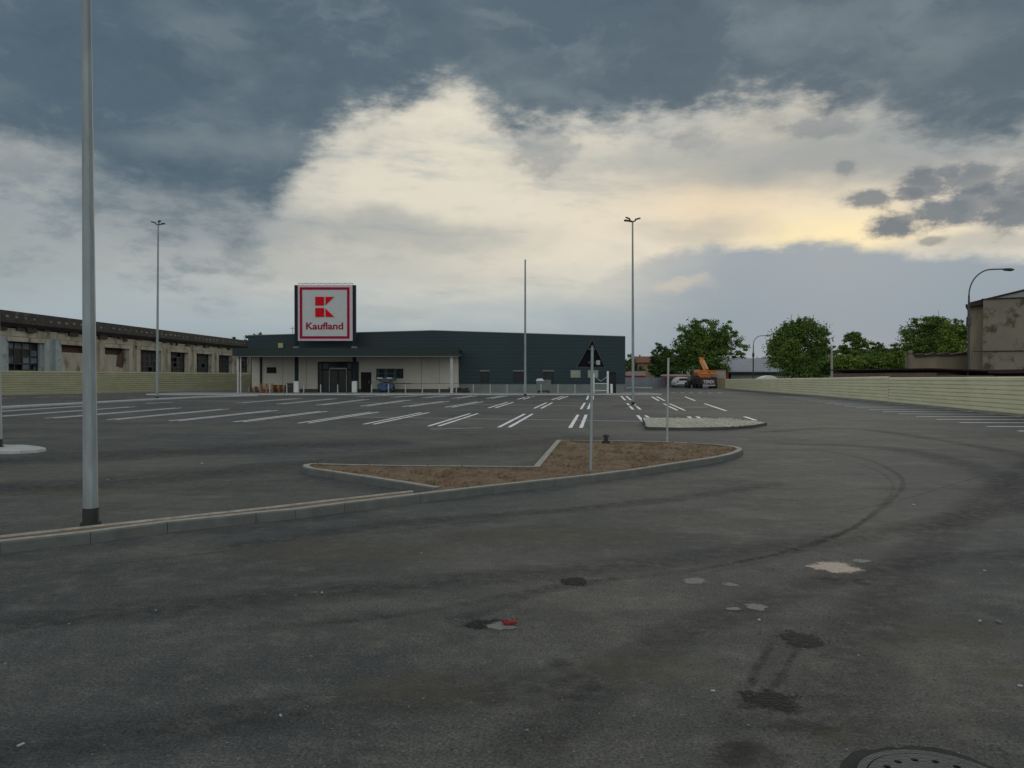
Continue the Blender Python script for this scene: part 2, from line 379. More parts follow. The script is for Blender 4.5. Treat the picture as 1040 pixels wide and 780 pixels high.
M['blue'] = mat('blue_paint', (0.012, 0.075, 0.17), (0.02, 0.05, 0.11), 0.5, scale=2)
M['teal_mesh'] = mat('teal_metal', (0.05, 0.09, 0.09), (0.04, 0.06, 0.065), 0.6)
M['white_paint'] = mat('white_paint', (0.62, 0.64, 0.64), (0.5, 0.52, 0.52), 0.5, scale=2)
M['wood'] = mat('pallet_wood', (0.30, 0.16, 0.08), (0.18, 0.085, 0.045), 0.9, scale=5)
M['wood_pale'] = mat('pale_pallet_wood', (0.32, 0.24, 0.17), (0.22, 0.15, 0.10), 0.9, scale=5)
M['wood_dark'] = mat('dark_timber', (0.05, 0.035, 0.03), (0.025, 0.02, 0.018), 0.9, scale=5)
M['yellow'] = mat('yellow_box', (0.36, 0.33, 0.17), (0.3, 0.28, 0.15), 0.6)
M['bin'] = mat('grey_bin', (0.15, 0.17, 0.165), (0.11, 0.125, 0.12), 0.6, scale=4)
M['orange'] = mat('orange_paint', (0.55, 0.16, 0.02), (0.40, 0.09, 0.015), 0.5, scale=2)
M['orange_pale'] = mat('faded_orange', (0.62, 0.33, 0.13), (0.5, 0.25, 0.09), 0.5, scale=2)
M['maroon'] = mat('maroon_paint', (0.035, 0.01, 0.014), (0.02, 0.008, 0.01), 0.6)
M['rubber'] = mat('rubber', (0.012, 0.012, 0.012), (0.02, 0.02, 0.02), 0.9)
M['green_paint'] = mat('green_paint', (0.04, 0.11, 0.04), (0.03, 0.07, 0.035), 0.6, scale=2)
M['red_trim'] = mat('red_trim', (0.25, 0.035, 0.03), (0.18, 0.03, 0.025), 0.7)
M['pink_roof'] = mat('faded_roof', (0.32, 0.24, 0.21), (0.26, 0.2, 0.18), 0.8)
M['tile_roof'] = mat('tile_roof', (0.20, 0.08, 0.05), (0.14, 0.06, 0.04), 0.9, scale=3)
M['house_wall'] = mat('house_wall', (0.28, 0.22, 0.14), (0.22, 0.17, 0.11), 0.9)
M['metal_roof'] = mat('metal_roof', (0.26, 0.285, 0.31), (0.22, 0.24, 0.265), 0.6, 0.1, scale=0.8)
M['brick'] = mat('brick', (0.22, 0.16, 0.135), (0.14, 0.10, 0.085), 0.95, scale=2.5, c3=(0.2, 0.17, 0.14), s3=0.8)
M['rust_roof'] = mat('rust_roof', (0.04, 0.022, 0.02), (0.022, 0.014, 0.013), 0.9, scale=1.5)
M['maroon_roof'] = mat('maroon_roof', (0.05, 0.016, 0.018), (0.035, 0.012, 0.013), 0.8, scale=1)
M['grey_board'] = mat('grey_board', (0.24, 0.25, 0.23), (0.2, 0.21, 0.2), 0.8, scale=1)
M['bark'] = mat('bark', (0.07, 0.055, 0.04), (0.045, 0.036, 0.028), 0.95, scale=6)
M['rend_light'] = mat('old_render', (0.40, 0.37, 0.29), (0.27, 0.245, 0.19), 0.95, scale=0.7, c3=(0.10, 0.08, 0.055), s3=0.9, t3=(0.52, 0.68), squash=(1, 1, .5))
M['rend_dark'] = mat('ruin_render', (0.21, 0.185, 0.145), (0.15, 0.132, 0.105), 0.95, scale=0.35, c3=(0.065, 0.052, 0.033), s3=1.15, t3=(0.52, 0.64))
M['rend_pale'] = mat('ruin_render_pale', (0.21, 0.18, 0.125), (0.15, 0.125, 0.09), 0.95, scale=0.8, c3=(0.07, 0.055, 0.04), s3=1.0, t3=(0.55, 0.7), squash=(1, 1, .3))
M['cornice'] = mat('broken_cornice', (0.045, 0.04, 0.034), (0.022, 0.02, 0.018), 0.95, scale=0.9, c3=(0.11, 0.095, 0.075), s3=1.1, t3=(0.58, 0.72))
M['blue_render'] = mat('blue_render', (0.32, 0.37, 0.37), (0.22, 0.27, 0.27), 0.9, scale=1.2, c3=(0.08, 0.09, 0.09), s3=1.0)
M['rust_strip'] = mat('rust_strip', (0.09, 0.04, 0.025), (0.035, 0.02, 0.015), 0.95, scale=1.5)
M['pvc'] = mat('concrete_post', (0.30, 0.29, 0.24), (0.25, 0.24, 0.2), 0.9)
for k, a, b in (('leaf_dark', (0.065, 0.115, 0.028), (0.036, 0.068, 0.02)), ('leaf_mid', (0.125, 0.20, 0.038), (0.055, 0.10, 0.024)),
                ('leaf_bright', (0.15, 0.22, 0.038), (0.085, 0.135, 0.026)), ('leaf_olive', (0.12, 0.155, 0.05), (0.07, 0.095, 0.03))):
    M[k] = mat(k, a, b, 0.75, scale=0.38, island=0.22, spec=.15)
def ribbed(name, c1, c2, period, axis=2, rough=0.5, depth=0.02):
    m = mat(name, c1, c2, rough, 0.0, scale=0.25, spec=.3); t = m.node_tree; L = t.links
    g = t.nodes.new('ShaderNodeNewGeometry'); s = t.nodes.new('ShaderNodeSeparateXYZ'); L.new(g.outputs['Position'], s.inputs[0])
    d = t.nodes.new('ShaderNodeMath'); d.operation = 'PINGPONG'; d.inputs[1].default_value = period / 2; L.new(s.outputs[axis], d.inputs[0])
    bp = t.nodes.new('ShaderNodeBump'); bp.inputs['Strength'].default_value = 0.3; bp.inputs['Distance'].default_value = depth * 4; L.new(d.outputs[0], bp.inputs['Height'])
    L.new(bp.outputs[0], t.nodes['Principled BSDF'].inputs['Normal']); return m
M['clad'] = ribbed('dark_cladding', (0.011, 0.026, 0.031), (0.015, 0.032, 0.038), 0.34)
M['clad_canopy'] = ribbed('canopy_cladding', (0.009, 0.021, 0.02), (0.013, 0.025, 0.023), 0.2)

# ------------------------------------------------------------------ GROUND
S = lambda o: tag(o, kind='structure')
gm = MB(); N = 12
gm.add([(-2500, -600, -0.03), (2500, -600, -0.03), (2500, 4500, -0.03), (-2500, 4500, -0.03)], [(0, 1, 2, 3)])
S(gm.build('ground', M['ground']))
S(MB().add([(-47, -30, 0), (24, -30, 0), (26, 71, 0), (31, 118, 0), (33, 126, 0), (-30, 126, 0), (-46.5, 71, 0)], [tuple(range(7))]).build('asphalt_lot', M['asphalt']))

def resample(pts, step, closed=False):
    pts = [Vector(p) for p in pts]
    if closed: pts = pts + [pts[0]]
    out = []
    for a, b in zip(pts, pts[1:]):
        L = (b - a).length; n = max(1, round(L / step))
        for i in range(n): out.append(a.lerp(b, i / n))
    if not closed: out.append(pts[-1])
    return out
def offset_poly(pts, w, closed=False):     # to the left of travel
    n = len(pts); out = []
    for i in range(n):
        if closed: a = pts[(i - 1) % n]; b = pts[(i + 1) % n]
        else: a = pts[max(i - 1, 0)]; b = pts[min(i + 1, n - 1)]
        p = pts[i]; d1 = (p - a); d2 = (b - p)
        if d1.length < 1e-6: d1 = d2
        if d2.length < 1e-6: d2 = d1
        d1.normalize(); d2.normalize(); n1 = Vector((-d1.y, d1.x, 0)); n2 = Vector((-d2.y, d2.x, 0))
        m = n1 + n2
        if m.length < 0.3: m = n1.copy()
        m.normalize(); k = min(1 / max(m.dot(n1), 0.4), 2.0)
        out.append(p + m * w * k)
    return out
def kerb(name, pts, w, z1, closed=False, z0=-0.01, mt='kerb', gap=0.006, step=1.0):
    pts = [Vector((p[0], p[1], 0)) for p in pts]; P = resample(pts, step, closed)
    Q = offset_poly(P, w, closed); mb = MB(); n = len(P)
    for i in range(n if closed else n - 1):
        j = (i + 1) % n; a, b, c, d = P[i], P[j], Q[j], Q[i]
        L = (b - a).length
        if L < 1e-4: continue
        t = gap / L / 2 if L > 0.3 else 0
        a2 = a.lerp(b, t); b2 = b.lerp(a, t); d2 = d.lerp(c, t); c2 = c.lerp(d, t)
        ch = 0.015
        na = (d2 - a2).normalized() * ch; nb = (c2 - b2).normalized() * ch
        v = [(a2.x, a2.y, z0), (b2.x, b2.y, z0), (c2.x, c2.y, z0), (d2.x, d2.y, z0),
             (a2.x, a2.y, z1 - ch), (b2.x, b2.y, z1 - ch), ((b2 + nb).x, (b2 + nb).y, z1), (c2.x, c2.y, z1), (d2.x, d2.y, z1), ((a2 + na).x, (a2 + na).y, z1)]
        mb.add(v, [(0, 1, 5, 4), (4, 5, 6, 9), (9, 6, 7, 8), (3, 8, 7, 2), (0, 4, 9, 8, 3), (1, 2, 7, 6, 5)])
    return mb.build(name, M[mt])
KT = lambda px, py: G(px, py, 0.12)
# planted island: outline of the kerb, outer top edge, counter-clockwise seen from above
front = [KT(*p) for p in ((-420, 610), (-200, 576), (0, 550.5), (92, 540.5), (170, 530.5), (260, 521.2), (300, 517.5), (350, 511.3), (427, 502), (500, 493.5), (600, 482.8), (650, 476.5), (688, 470.5), (725, 465), (742, 461.6), (751, 458.6), (755, 456.2), (752.5, 454.4), (745, 452.8), (728, 451), (700, 449.6), (672, 448.3), (620, 447.2), (565, 446.6), (541, 473.4), (480, 472.9), (400, 472.2), (317, 470.4))]
front[0] = front[1] + Vector((-11, -9.6, 0))
tipback = [KT(317, 470.4), KT(308, 471.6), KT(306, 473.3), KT(311, 475.3), KT(400, 488.8), KT(441, 495.4)]
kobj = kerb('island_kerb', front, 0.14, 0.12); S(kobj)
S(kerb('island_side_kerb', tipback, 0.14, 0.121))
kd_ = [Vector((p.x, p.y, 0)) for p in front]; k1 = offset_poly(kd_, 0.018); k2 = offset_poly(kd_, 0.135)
M['edging_lit_top'] = mat('sandy_edging_lit_top', (0.36, 0.34, 0.285), (0.20, 0.19, 0.165), 0.95, scale=8)  # sandy tone of edging and footings; on kerb tops it stands for skylight
S(MB().add([(p.x, p.y, 0.1215) for p in k1] + [(p.x, p.y, 0.1215) for p in k2], [(i, i + 1, len(k1) + i + 1, len(k1) + i) for i in range(len(k1) - 1)]).build('kerb_lit_top', M['edging_lit_top'], recalc=False))  # pale sheet: the kerb top's brighter skylight put into its colour
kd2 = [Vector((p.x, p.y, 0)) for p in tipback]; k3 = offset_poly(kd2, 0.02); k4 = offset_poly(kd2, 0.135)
S(MB().add([(p.x, p.y, 0.1228) for p in k3] + [(p.x, p.y, 0.1228) for p in k4], [(i, i + 1, len(k3) + i + 1, len(k3) + i) for i in range(len(k3) - 1)]).build('kerb_lit_top', M['edging_lit_top'], recalc=False))  # same painted skylight along the top of the side kerb
# thin back edging of the soil strip left of the island
edge = [G(px, py, 0.105) for px, py in ((-420, 601), (-200, 568), (0, 543.7), (125, 530), (260, 515.8), (350, 505.5), (418, 498))]
edge[0] = edge[1] + Vector((-11, -9.6, 0))
ed = offset_poly([Vector((p.x, p.y, 0)) for p in resample(edge, 1.0)], -0.05)
S(kerb('back_edging', ed, 0.05, 0.105, gap=0.002, mt='edging_lit_top'))
# soil strip and soil island
strip_out = [Vector((p.x, p.y, 0)) for p in front[:10]]
def soil_sheet(name, poly, z, amp, res, seed, mt='soil', z0=None):
    bm = bmesh.new(); vs = [bm.verts.new((p[0], p[1], z)) for p in poly]
    ff = bm.faces.new(vs); ff.normal_update(); bmesh.ops.triangulate(bm, faces=bm.faces[:], ngon_method='EAR_CLIP')
    for _ in range(res):
        ed_ = [e for e in bm.edges if e.calc_length() > 0.28]
        if not ed_: break
        bmesh.ops.subdivide_edges(bm, edges=ed_, cuts=1, use_grid_fill=True); bmesh.ops.triangulate(bm, faces=bm.faces[:])
    for v in bm.verts:
        if not v.is_boundary:
            v.co.z += amp * (mnoise.noise(Vector((v.co.x * 1.3, v.co.y * 1.3, seed))) + 0.7 * mnoise.noise(Vector((v.co.x * 5, v.co.y * 5, seed))))
    bmesh.ops.recalc_face_normals(bm, faces=bm.faces)
    me = bpy.data.meshes.new(name); bm.to_mesh(me); bm.free(); me.materials.append(M[mt])
    if me.polygons and me.polygons[0].normal.z < 0: me.flip_normals()
    for pp_ in me.polygons: pp_.use_smooth = True
    o = bpy.data.objects.new(name, me); col.objects.link(o); return o
inner = offset_poly([Vector((p.x, p.y, 0)) for p in front], 0.12)
isl = inner[8:] + [Vector((KT(317, 471.5).x, KT(317, 471.5).y, 0)), Vector((KT(310, 473.3).x, KT(310, 473.3).y, 0))] + [Vector((p.x, p.y, 0)) for p in offset_poly([Vector((q.x, q.y, 0)) for q in tipback[3:]], 0.1)]
S(soil_sheet('island_soil', isl, 0.10, 0.055, 7, 3.0))
edg_in = [Vector((p.x, p.y, 0)) for p in resample(edge, 1.0)]
st_in = inner[:9]
mbst = MB(); a = resample(st_in, 0.5); b = resample([e for e in edg_in], 0.5)
poly = st_in + list(reversed(edg_in))
S(soil_sheet('soil_strip', poly, 0.088, 0.012, 6, 8.0))
# lamp pad at the far left and the pale gravel island
def flat_island(name, pix, z, mt_top, mt_side, bumpy=0.0, kw=0.12):   # low island with its own edge
    pts = [G(px, py, z) for px, py in pix]; pts = [Vector((p.x, p.y, 0)) for p in pts]
    S(kerb(name + '_kerb', pts, kw, z, closed=True, mt=mt_side))
    inn = offset_poly(pts, kw - 0.01, True)
    S(soil_sheet(name, inn, z - 0.008, bumpy, 7, 5.0, mt_top))
flat_island('paved_island', [(-120, 459), (0, 457.8), (22, 457.2), (38, 456.3), (47, 454.8), (40, 453.2), (26, 451.6), (-120, 451.2)], 0.08, 'pale_kerb', 'pale_kerb')
flat_island('gravel_island', [(657, 433.5), (690, 434.2), (735, 433.6), (765, 431.6), (779, 429.2), (765, 427), (740, 425.4), (700, 424.4), (652, 423.8)], 0.10, 'gravel', 'plinth_dark', 0.015, 0.02)
# stones heaped on the gravel island
gv = MB()
for i in range(1300):
    px = rnd.uniform(656, 772); py = rnd.uniform(424.5, 433.6)
    if px > 745 and abs(py - 429.3) > (778 - px) * 0.13: continue
    p = G(px, py, 0.1); r = rnd.uniform(0.02, 0.05)
    q = Matrix.Rotation(rnd.uniform(0, 6), 3, 'Z') @ Matrix.Rotation(rnd.uniform(0, 3), 3, 'X')
    gv.cbox((p.x, p.y, 0.10), (r * 1.3, r, r * 0.8), q)
tag(gv.build('gravel_stones', M['gravel']), 'pale crushed stone covering the island among the parking bays', 'gravel', kind='stuff')
# long low kerbs of the lot
def strip(name, pix, w, z, mt='pale_kerb'):
    pts = [G(px, py, 0) for px, py in pix]; return S(kerb(name, pts, w, z, mt=mt))
strip('median_kerb', [(-200, 424), (0, 415.2), (60, 411.8), (100, 409.8), (160, 406.3), (215, 403.6), (262, 402.2)], 0.7, 0.1)
strip('lamp_pad', [(520, 403.5), (547, 403.5)], 0.3, 0.05, 'kerb'); strip('lamp_pad', [(623, 412.6), (661, 412.6)], 0.22, 0.05, 'kerb')
# pavement in front of the store
S(MB().box(-33, 73.9, -0.02, 13.5, 81.3, 0.12).build('pavement', M['plinth']))
S(kerb('pavement_kerb', [(-33, 73.7), (13.5, 73.7)], 0.19, 0.125, mt='pale_kerb'))
S(kerb('far_kerb', [(WX(636, 112), 112), (WX(663, 112), 112)], 0.3, 0.16, mt='pale_kerb'))

# ------------------------------------------------------------------ painted markings
def line(mb, a, b, w=0.1, z=0.004):
    w *= 1.3
    a = Vector((a[0], a[1], 0)); b = Vector((b[0], b[1], 0)); d = (b - a).normalized(); n = Vector((-d.y, d.x, 0)) * w / 2
    k = 10; ps = []
    for i in range(k + 1):
        p = a.lerp(b, i / k); j = 1 + rnd.uniform(-0.12, 0.12); ps += [(p.x - n.x * j, p.y - n.y * j, z), (p.x + n.x * j, p.y + n.y * j, z)]
    mb.add(ps, [(2 * i, 2 * i + 2, 2 * i + 3, 2 * i + 1) for i in range(k)])
def pl(mb, p, q, w=0.1): line(mb, G(*p), G(*q), w)
r1 = MB()
fr = {0: (579, 434.6), -1: (506.5, 434), -2: (435, 432.9), -3: (369.4, 430.9), -4: (303, 429.8), -5: (237.5, 428.5), -6: (172, 427.5), -7: (109, 426.2), -8: (46, 424.8), -9: (-15, 423.6), -10: (-74, 422.4), 1: (653.5, 428.5)}
bk = {0: (587, 421.3), -1: (533, 420.4), -2: (477.5, 420), -3: (428, 419), -4: (377, 418.5), -5: (325, 417.7), -6: (275, 416.8), -7: (226, 415.4), -8: (178, 414.2), -9: (131, 413.2), -10: (85, 412.2), 1: (647.5, 421.9)}
for k in fr:
    a = G(*fr[k]); b = G(*bk[k]); d = Vector((0.36, 0, 0)) if k < 0 else Vector((0.37, 0, 0))
    line(r1, a, b); 
    if k != 1: line(r1, a + d, b + d)
pl(r1, (655.5, 422), (660, 425))
for a, b in (((699, 423), (703.5, 425.6)), ((707.5, 423), (713.5, 426)), ((756, 423.2), (768, 427))):
    line(r1, G(*a, 0), G(*b, 0), 0.11)
pl(r1, (600, 427.2), (652, 428), .07); pl(r1, (360, 423.6), (600, 427), .07); pl(r1, (437, 436), (490, 434.5), .05)
S(r1.build('near_bay_markings', M['paint']))
r2 = MB()
rows2 = [((496, 414.4), (515.6, 408.5)), ((542.5, 414.8), (555, 409)), ((590, 415.6), (594, 409)), ((643, 416), (637, 409.5)), ((688, 416.9), (674, 410)),
         ((452, 413.7), (485, 408)), ((408.7, 413), (450.6, 407.5)), ((366, 412.5), (412, 406.3)), ((321, 411.5), (370, 405.6)), ((281, 410.4), (337, 405)), ((240, 409.3), (302, 404.5))]
for a, b in rows2:
    A = G(*a); B = G(*b); line(r2, A, B); line(r2, A + Vector((0.38, 0, 0)), B + Vector((0.38, 0, 0)))
pl(r2, (737.5, 417.3), (715.6, 410), .12); pl(r2, (480, 410.6), (600, 412.4), .09); pl(r2, (692, 413.3), (719, 413.6), .09); pl(r2, (360, 408.8), (480, 410.6), .08)
pl(r2, (148, 409.7), (176, 408.4), .16); pl(r2, (180, 407), (260, 407.2), .1)
S(r2.build('middle_bay_markings', M['paint']))
r3 = MB()
rows3 = [((494, 404.7), (511, 402)), ((525.6, 405.6), (537, 402.5)), ((560.6, 406), (572, 402.3)), ((596, 406), (597.5, 402)), ((635, 406.5), (631, 402.3)), ((669, 407), (662, 402.9)),
         ((459, 404.6), (480, 401.9)), ((428, 404), (452, 401.8)), ((396, 403.5), (424, 401.6)), ((360, 403.1), (394, 401.4))]
for a, b in rows3:
    A = G(*a); B = G(*b); line(r3, A, B, .12); line(r3, A + Vector((0.42, 0, 0)), B + Vector((0.42, 0, 0)), .12)
pl(r3, (706, 407), (695.6, 402.9), .13)
for x in (682, 691, 700, 709, 719, 729): pl(r3, (x, 398.9), (x + 4, 398.9 + 0.2), .25)
for p, q in (((0, 404.8), (16, 404.2)), ((36, 403.6), (50, 403)), ((60, 402.9), (80, 402.4)), ((128, 403.6), (138, 403.3)), ((180, 401.3), (210, 400.8))): pl(r3, p, q, .14)
S(r3.build('far_bay_markings', M['paint']))
r4 = MB()
A = G(1002, 433.2); B = G(830, 408.6)
dirn = (B - A).normalized(); n = 18
for i in range(-3, n):
    p = A + dirn * (2.35 * i)
    fx = 22.6 + (p.y - 36) * 4 / 35 - 0.35
    line(r4, p, (fx, p.y - 0.25, 0), 0.2)
S(r4.build('side_bay_markings', M['paint_dull']))

# ------------------------------------------------------------------ road surface details
def blob(cx, cy, rx, ry, n=40, jit=0.22, seed=0, z=0.004, ang=0):
    v = []
    for k in range(n):
        a = 2 * math.pi * k / n
        r = 1 + jit * (mnoise.noise(Vector((math.cos(a) * 1.6, math.sin(a) * 1.6, seed))) * 1.6 + 0.6 * mnoise.noise(Vector((math.cos(a) * 6, math.sin(a) * 6, seed))))
        x = rx * r * math.cos(a); y = ry * r * math.sin(a)
        v.append((cx + x * math.cos(ang) - y * math.sin(ang), cy + x * math.sin(ang) + y * math.cos(ang), z))
    return MB().add(v, [tuple(range(n))])
# darker worn asphalt with soft broken edges (tyre tracks, seams)
def worn_mat(name, c, lo, hi, alpha, blotch=0):
    m = bpy.data.materials.new(name); m.use_nodes = True; t = m.node_tree; L = t.links; b = t.nodes['Principled BSDF']
    b.inputs['Base Color'].default_value = (*c, 1); b.inputs['Roughness'].default_value = 0.8; b.inputs['Specular IOR Level'].default_value = 0.25
    uvn = t.nodes.new('ShaderNodeUVMap'); uvn.uv_map = 'UVMap'; s = t.nodes.new('ShaderNodeSeparateXYZ'); L.new(uvn.outputs[0], s.inputs[0])
    def ma(op, a, b_=None):
        n = t.nodes.new('ShaderNodeMath'); n.operation = op
        for i, v in enumerate((a, b_)):
            if v is None: continue
            if isinstance(v, (int, float)): n.inputs[i].default_value = v
            else: L.new(v, n.inputs[i])
        return n.outputs[0]
    e = ma('MULTIPLY', ma('MULTIPLY', s.outputs[1], ma('SUBTRACT', 1.0, s.outputs[1])), 4.0)
    x = ma('MULTIPLY', ma('MULTIPLY', s.outputs[0], ma('SUBTRACT', 1.0, s.outputs[0])), 14.0)
    x = ma('MINIMUM', x, 1.0)
    g = t.nodes.new('ShaderNodeNewGeometry'); nn = t.nodes.new('ShaderNodeTexNoise'); nn.inputs['Scale'].default_value = 7; nn.inputs['Detail'].default_value = 9; nn.inputs['Roughness'].default_value = .78
    bp = t.nodes.new('ShaderNodeBump'); bp.inputs['Strength'].default_value = 0.9; bp.inputs['Distance'].default_value = 0.03; nb = t.nodes.new('ShaderNodeTexNoise'); nb.inputs['Scale'].default_value = 38; nb.inputs['Detail'].default_value = 4; L.new(g.outputs['Position'], nb.inputs['Vector']); L.new(nb.outputs[0], bp.inputs['Height']); L.new(bp.outputs[0], b.inputs['Normal'])
    L.new(g.outputs['Position'], nn.inputs['Vector'])
    r = t.nodes.new('ShaderNodeMapRange'); L.new(nn.outputs[0], r.inputs[0]); r.inputs[1].default_value = lo; r.inputs[2].default_value = hi
    if blotch:
        al = ma('MULTIPLY', ma('ADD', ma('SUBTRACT', ma('MULTIPLY', e, 1.5), 0.75), ma('MULTIPLY', ma('SUBTRACT', nn.outputs[0], 0.5), 3.6)), blotch)
        al = ma('MULTIPLY', ma('MINIMUM', ma('MAXIMUM', al, 0.0), 1.0), alpha)
    else: al = ma('MULTIPLY', ma('MULTIPLY', ma('MULTIPLY', e, r.outputs[0]), alpha), x)
    L.new(al, b.inputs['Alpha']); return m
M['worn'] = worn_mat('worn_dark', (0.022, 0.022, 0.023), 0.42, 0.72, 0.45)
M['track'] = worn_mat('rubber_track', (0.018, 0.018, 0.019), 0.35, 0.68, 0.55)
M['dark_blotch'] = worn_mat('dark_blotch', (0.009, 0.009, 0.0088), 0.3, 0.6, 0.9, blotch=2.2)
M['soft_blotch'] = worn_mat('soft_dark_blotch', (0.024, 0.025, 0.026), 0.3, 0.6, 0.55, blotch=1.0)
M['pale_blotch'] = worn_mat('pale_blotch', (0.25, 0.24, 0.225), 0.3, 0.6, 0.8, blotch=3)
M['cream_blotch'] = worn_mat('cream_blotch', (0.52, 0.42, 0.35), 0.3, 0.6, 0.9, blotch=3)
M['olive_blotch'] = worn_mat('olive_blotch', (0.14, 0.125, 0.09), 0.3, 0.6, 0.4, blotch=1.0)
M['dusty'] = worn_mat('dusty_pale', (0.26, 0.235, 0.19), 0.45, 0.75, 0.7)
def ribbon(name, pix, w, z=0.002, mt='worn'):
    P = [G(*p) for p in pix]
    def cr(p0, p1, p2, p3, t): return 0.5 * ((2 * p1) + (p2 - p0) * t + (2 * p0 - 5 * p1 + 4 * p2 - p3) * t * t + (3 * p1 - p0 - 3 * p2 + p3) * t ** 3)
    Q = []
    for i in range(len(P) - 1):
        for k in range(8): Q.append(cr(P[max(i - 1, 0)], P[i], P[i + 1], P[min(i + 2, len(P) - 1)], k / 8))
    Q.append(P[-1]); A = offset_poly(Q, w / 2); B = offset_poly(Q, -w / 2)
    me = bpy.data.meshes.new(name); n = len(Q)
    me.from_pydata([(p.x, p.y, z) for p in A] + [(p.x, p.y, z) for p in B], [], [(i, i + 1, n + i + 1, n + i) for i in range(n - 1)])
    u = me.uv_layers.new(name='UVMap')
    for poly_ in me.polygons:
        for li in poly_.loop_indices:
            vi = me.loops[li].vertex_index; u.data[li].uv = ((vi % n) / (n - 1), 0.0 if vi < n else 1.0)
        if poly_.normal.z < 0: pass
    me.materials.append(M[mt]); o = bpy.data.objects.new(name, me); col.objects.link(o); return S(o)
trk = [(760, 458), (825, 457), (880, 467), (909, 480), (917, 492), (905, 508), (868, 535), (800, 560), (700, 580), (583, 592), (480, 612), (380, 628), (240, 640)]
ribbon('tyre_track', trk[:9], 0.11, mt='track')
ribbon('tyre_track', trk[6:], 0.16, 0.0022)
ribbon('tyre_track', [(p[0] * .985 + 4, p[1] + 3 + (p[1] - 458) * .03) for p in trk[1:9]], 0.09, 0.0026)
ribbon('tyre_track', [(788, 648), (768, 682), (754, 722)], 0.07, 0.0023, 'track')
ribbon('tyre_track', [(812, 655), (792, 688), (778, 712)], 0.06, 0.0023, 'track')
ribbon('dark_sweep', [(800, 640), (778, 690), (745, 760), (735, 800)], .3, 0.0020, 'worn')
ribbon('tyre_track', [(450, 636), (500, 618), (560, 598), (640, 586)], 0.22, 0.0028)
M['sweep'] = worn_mat('dark_sweep', (0.030, 0.033, 0.036), 0.38, 0.7, 0.6)
for k_, (pix_, w_) in enumerate((([(-50, 500), (200, 482), (480, 455), (620, 443)], 2.2), ([(-50, 470), (200, 458), (420, 447)], 3.0), ([(-60, 640), (300, 605), (650, 572), (900, 540), (1080, 505)], .7), ([(-40, 770), (300, 722), (620, 690)], .6),
                 ([(1070, 455), (985, 520), (905, 600), (840, 760)], .7), ([(1080, 560), (900, 575), (700, 640), (500, 790)], .5), ([(780, 450), (900, 455), (1000, 478), (1080, 530)], 1.0), ([(760, 440), (860, 435), (960, 448), (1080, 470)], .7), ([(200, 560), (420, 530), (640, 512), (800, 490)], .5))):
    ribbon('dark_sweep', pix_, w_, 0.0009 + .00008 * k_, 'sweep')
for k_, pix_ in enumerate(([(-60, 592), (400, 540), (700, 500), (800, 478)], [(845, 522), (915, 508), (985, 487), (1060, 470)])):
    ribbon('paving_seam', pix_, .035, 0.0018 + .0001 * k_, 'track')
ribbon('dust_streak', [(-60, 505), (100, 500), (230, 492), (300, 483)], 0.8, 0.0015, 'dusty')
ribbon('dust_streak', [(930, 650), (985, 662), (1030, 690), (1060, 730)], 0.5, 0.0015, 'dusty')
ribbon('dust_streak', [(900, 515), (940, 500), (990, 486)], 0.06, 0.0015, 'dusty')
ribbon('dust_streak', [(450, 460), (530, 455), (560, 458)], 1.2, 0.0015, 'dusty')
ribbon('dust_streak', [(860, 640), (900, 660), (960, 700), (980, 760)], 0.25, 0.0017, 'dusty')
ribbon('dust_streak', [(820, 430), (960, 440), (1080, 452)], 0.9, 0.0015, 'dusty')
ribbon('dust_streak', [(640, 530), (760, 520), (860, 500)], 0.8, 0.0012, 'dusty')

def soft_patch(px, py, wpx, hpx, mt, z=0.0035):
    c = G(px, py); rx_ = (c.x - G(px - wpx / 2, py).x) * 1.25; ry_ = (G(px, py - hpx / 2).y - G(px, py + hpx / 2).y) / 2 * 1.25
    n_ = 32; vs = [(0, 0, 0)] + [(rx_ * math.cos(2 * math.pi * k / n_), ry_ * math.sin(2 * math.pi * k / n_), 0) for k in range(n_)]
    me = bpy.data.meshes.new('repair_patch'); me.from_pydata(vs, [], [(0, 1 + k, 1 + (k + 1) % n_) for k in range(n_)]); u = me.uv_layers.new(name='UVMap')
    for l in me.loops: u.data[l.index].uv = (0.5, 0.5 if l.vertex_index == 0 else 0.0)
    me.materials.append(M[mt]); o = bpy.data.objects.new('repair_patch', me); col.objects.link(o); o.location = (c.x, c.y, z); S(o)
for i, a in enumerate([(848, 576.5, 60, 14, 'cream_blotch'), (875, 570, 22, 4, 'pale_blotch'), (706, 590, 29, 8, 'pale_blotch'), (742, 594, 18, 5, 'pale_blotch'), (768, 616.5, 26, 9, 'pale_blotch'), (745, 618.5, 18, 4, 'pale_blotch'),
                       (813, 650, 50, 20, 'dark_blotch'), (782, 711, 66, 30, 'dark_blotch'), (583, 591, 36, 10, 'dark_blotch'), (494, 634, 56, 12, 'dark_blotch'), (510, 636, 40, 10, 'pale_blotch'),
                       (568, 674, 36, 12, 'soft_blotch'), (1018, 682, 60, 18, 'olive_blotch'), (960, 640, 120, 30, 'olive_blotch'), (860, 590, 60, 12, 'soft_blotch'), (760, 765, 90, 40, 'soft_blotch'), (820, 740, 90, 22, 'soft_blotch'),
                       (850, 750, 60, 18, 'olive_blotch'), (350, 560, 300, 36, 'olive_blotch'), (560, 545, 320, 30, 'olive_blotch'),
                       (430, 700, 220, 50, 'olive_blotch'), (660, 680, 200, 50, 'olive_blotch'), (60, 500, 180, 12, 'olive_blotch'), (230, 492, 90, 12, 'olive_blotch'), (450, 460, 120, 6, 'olive_blotch')]):
    soft_patch(*a, z=0.0030 + 0.0001 * i)

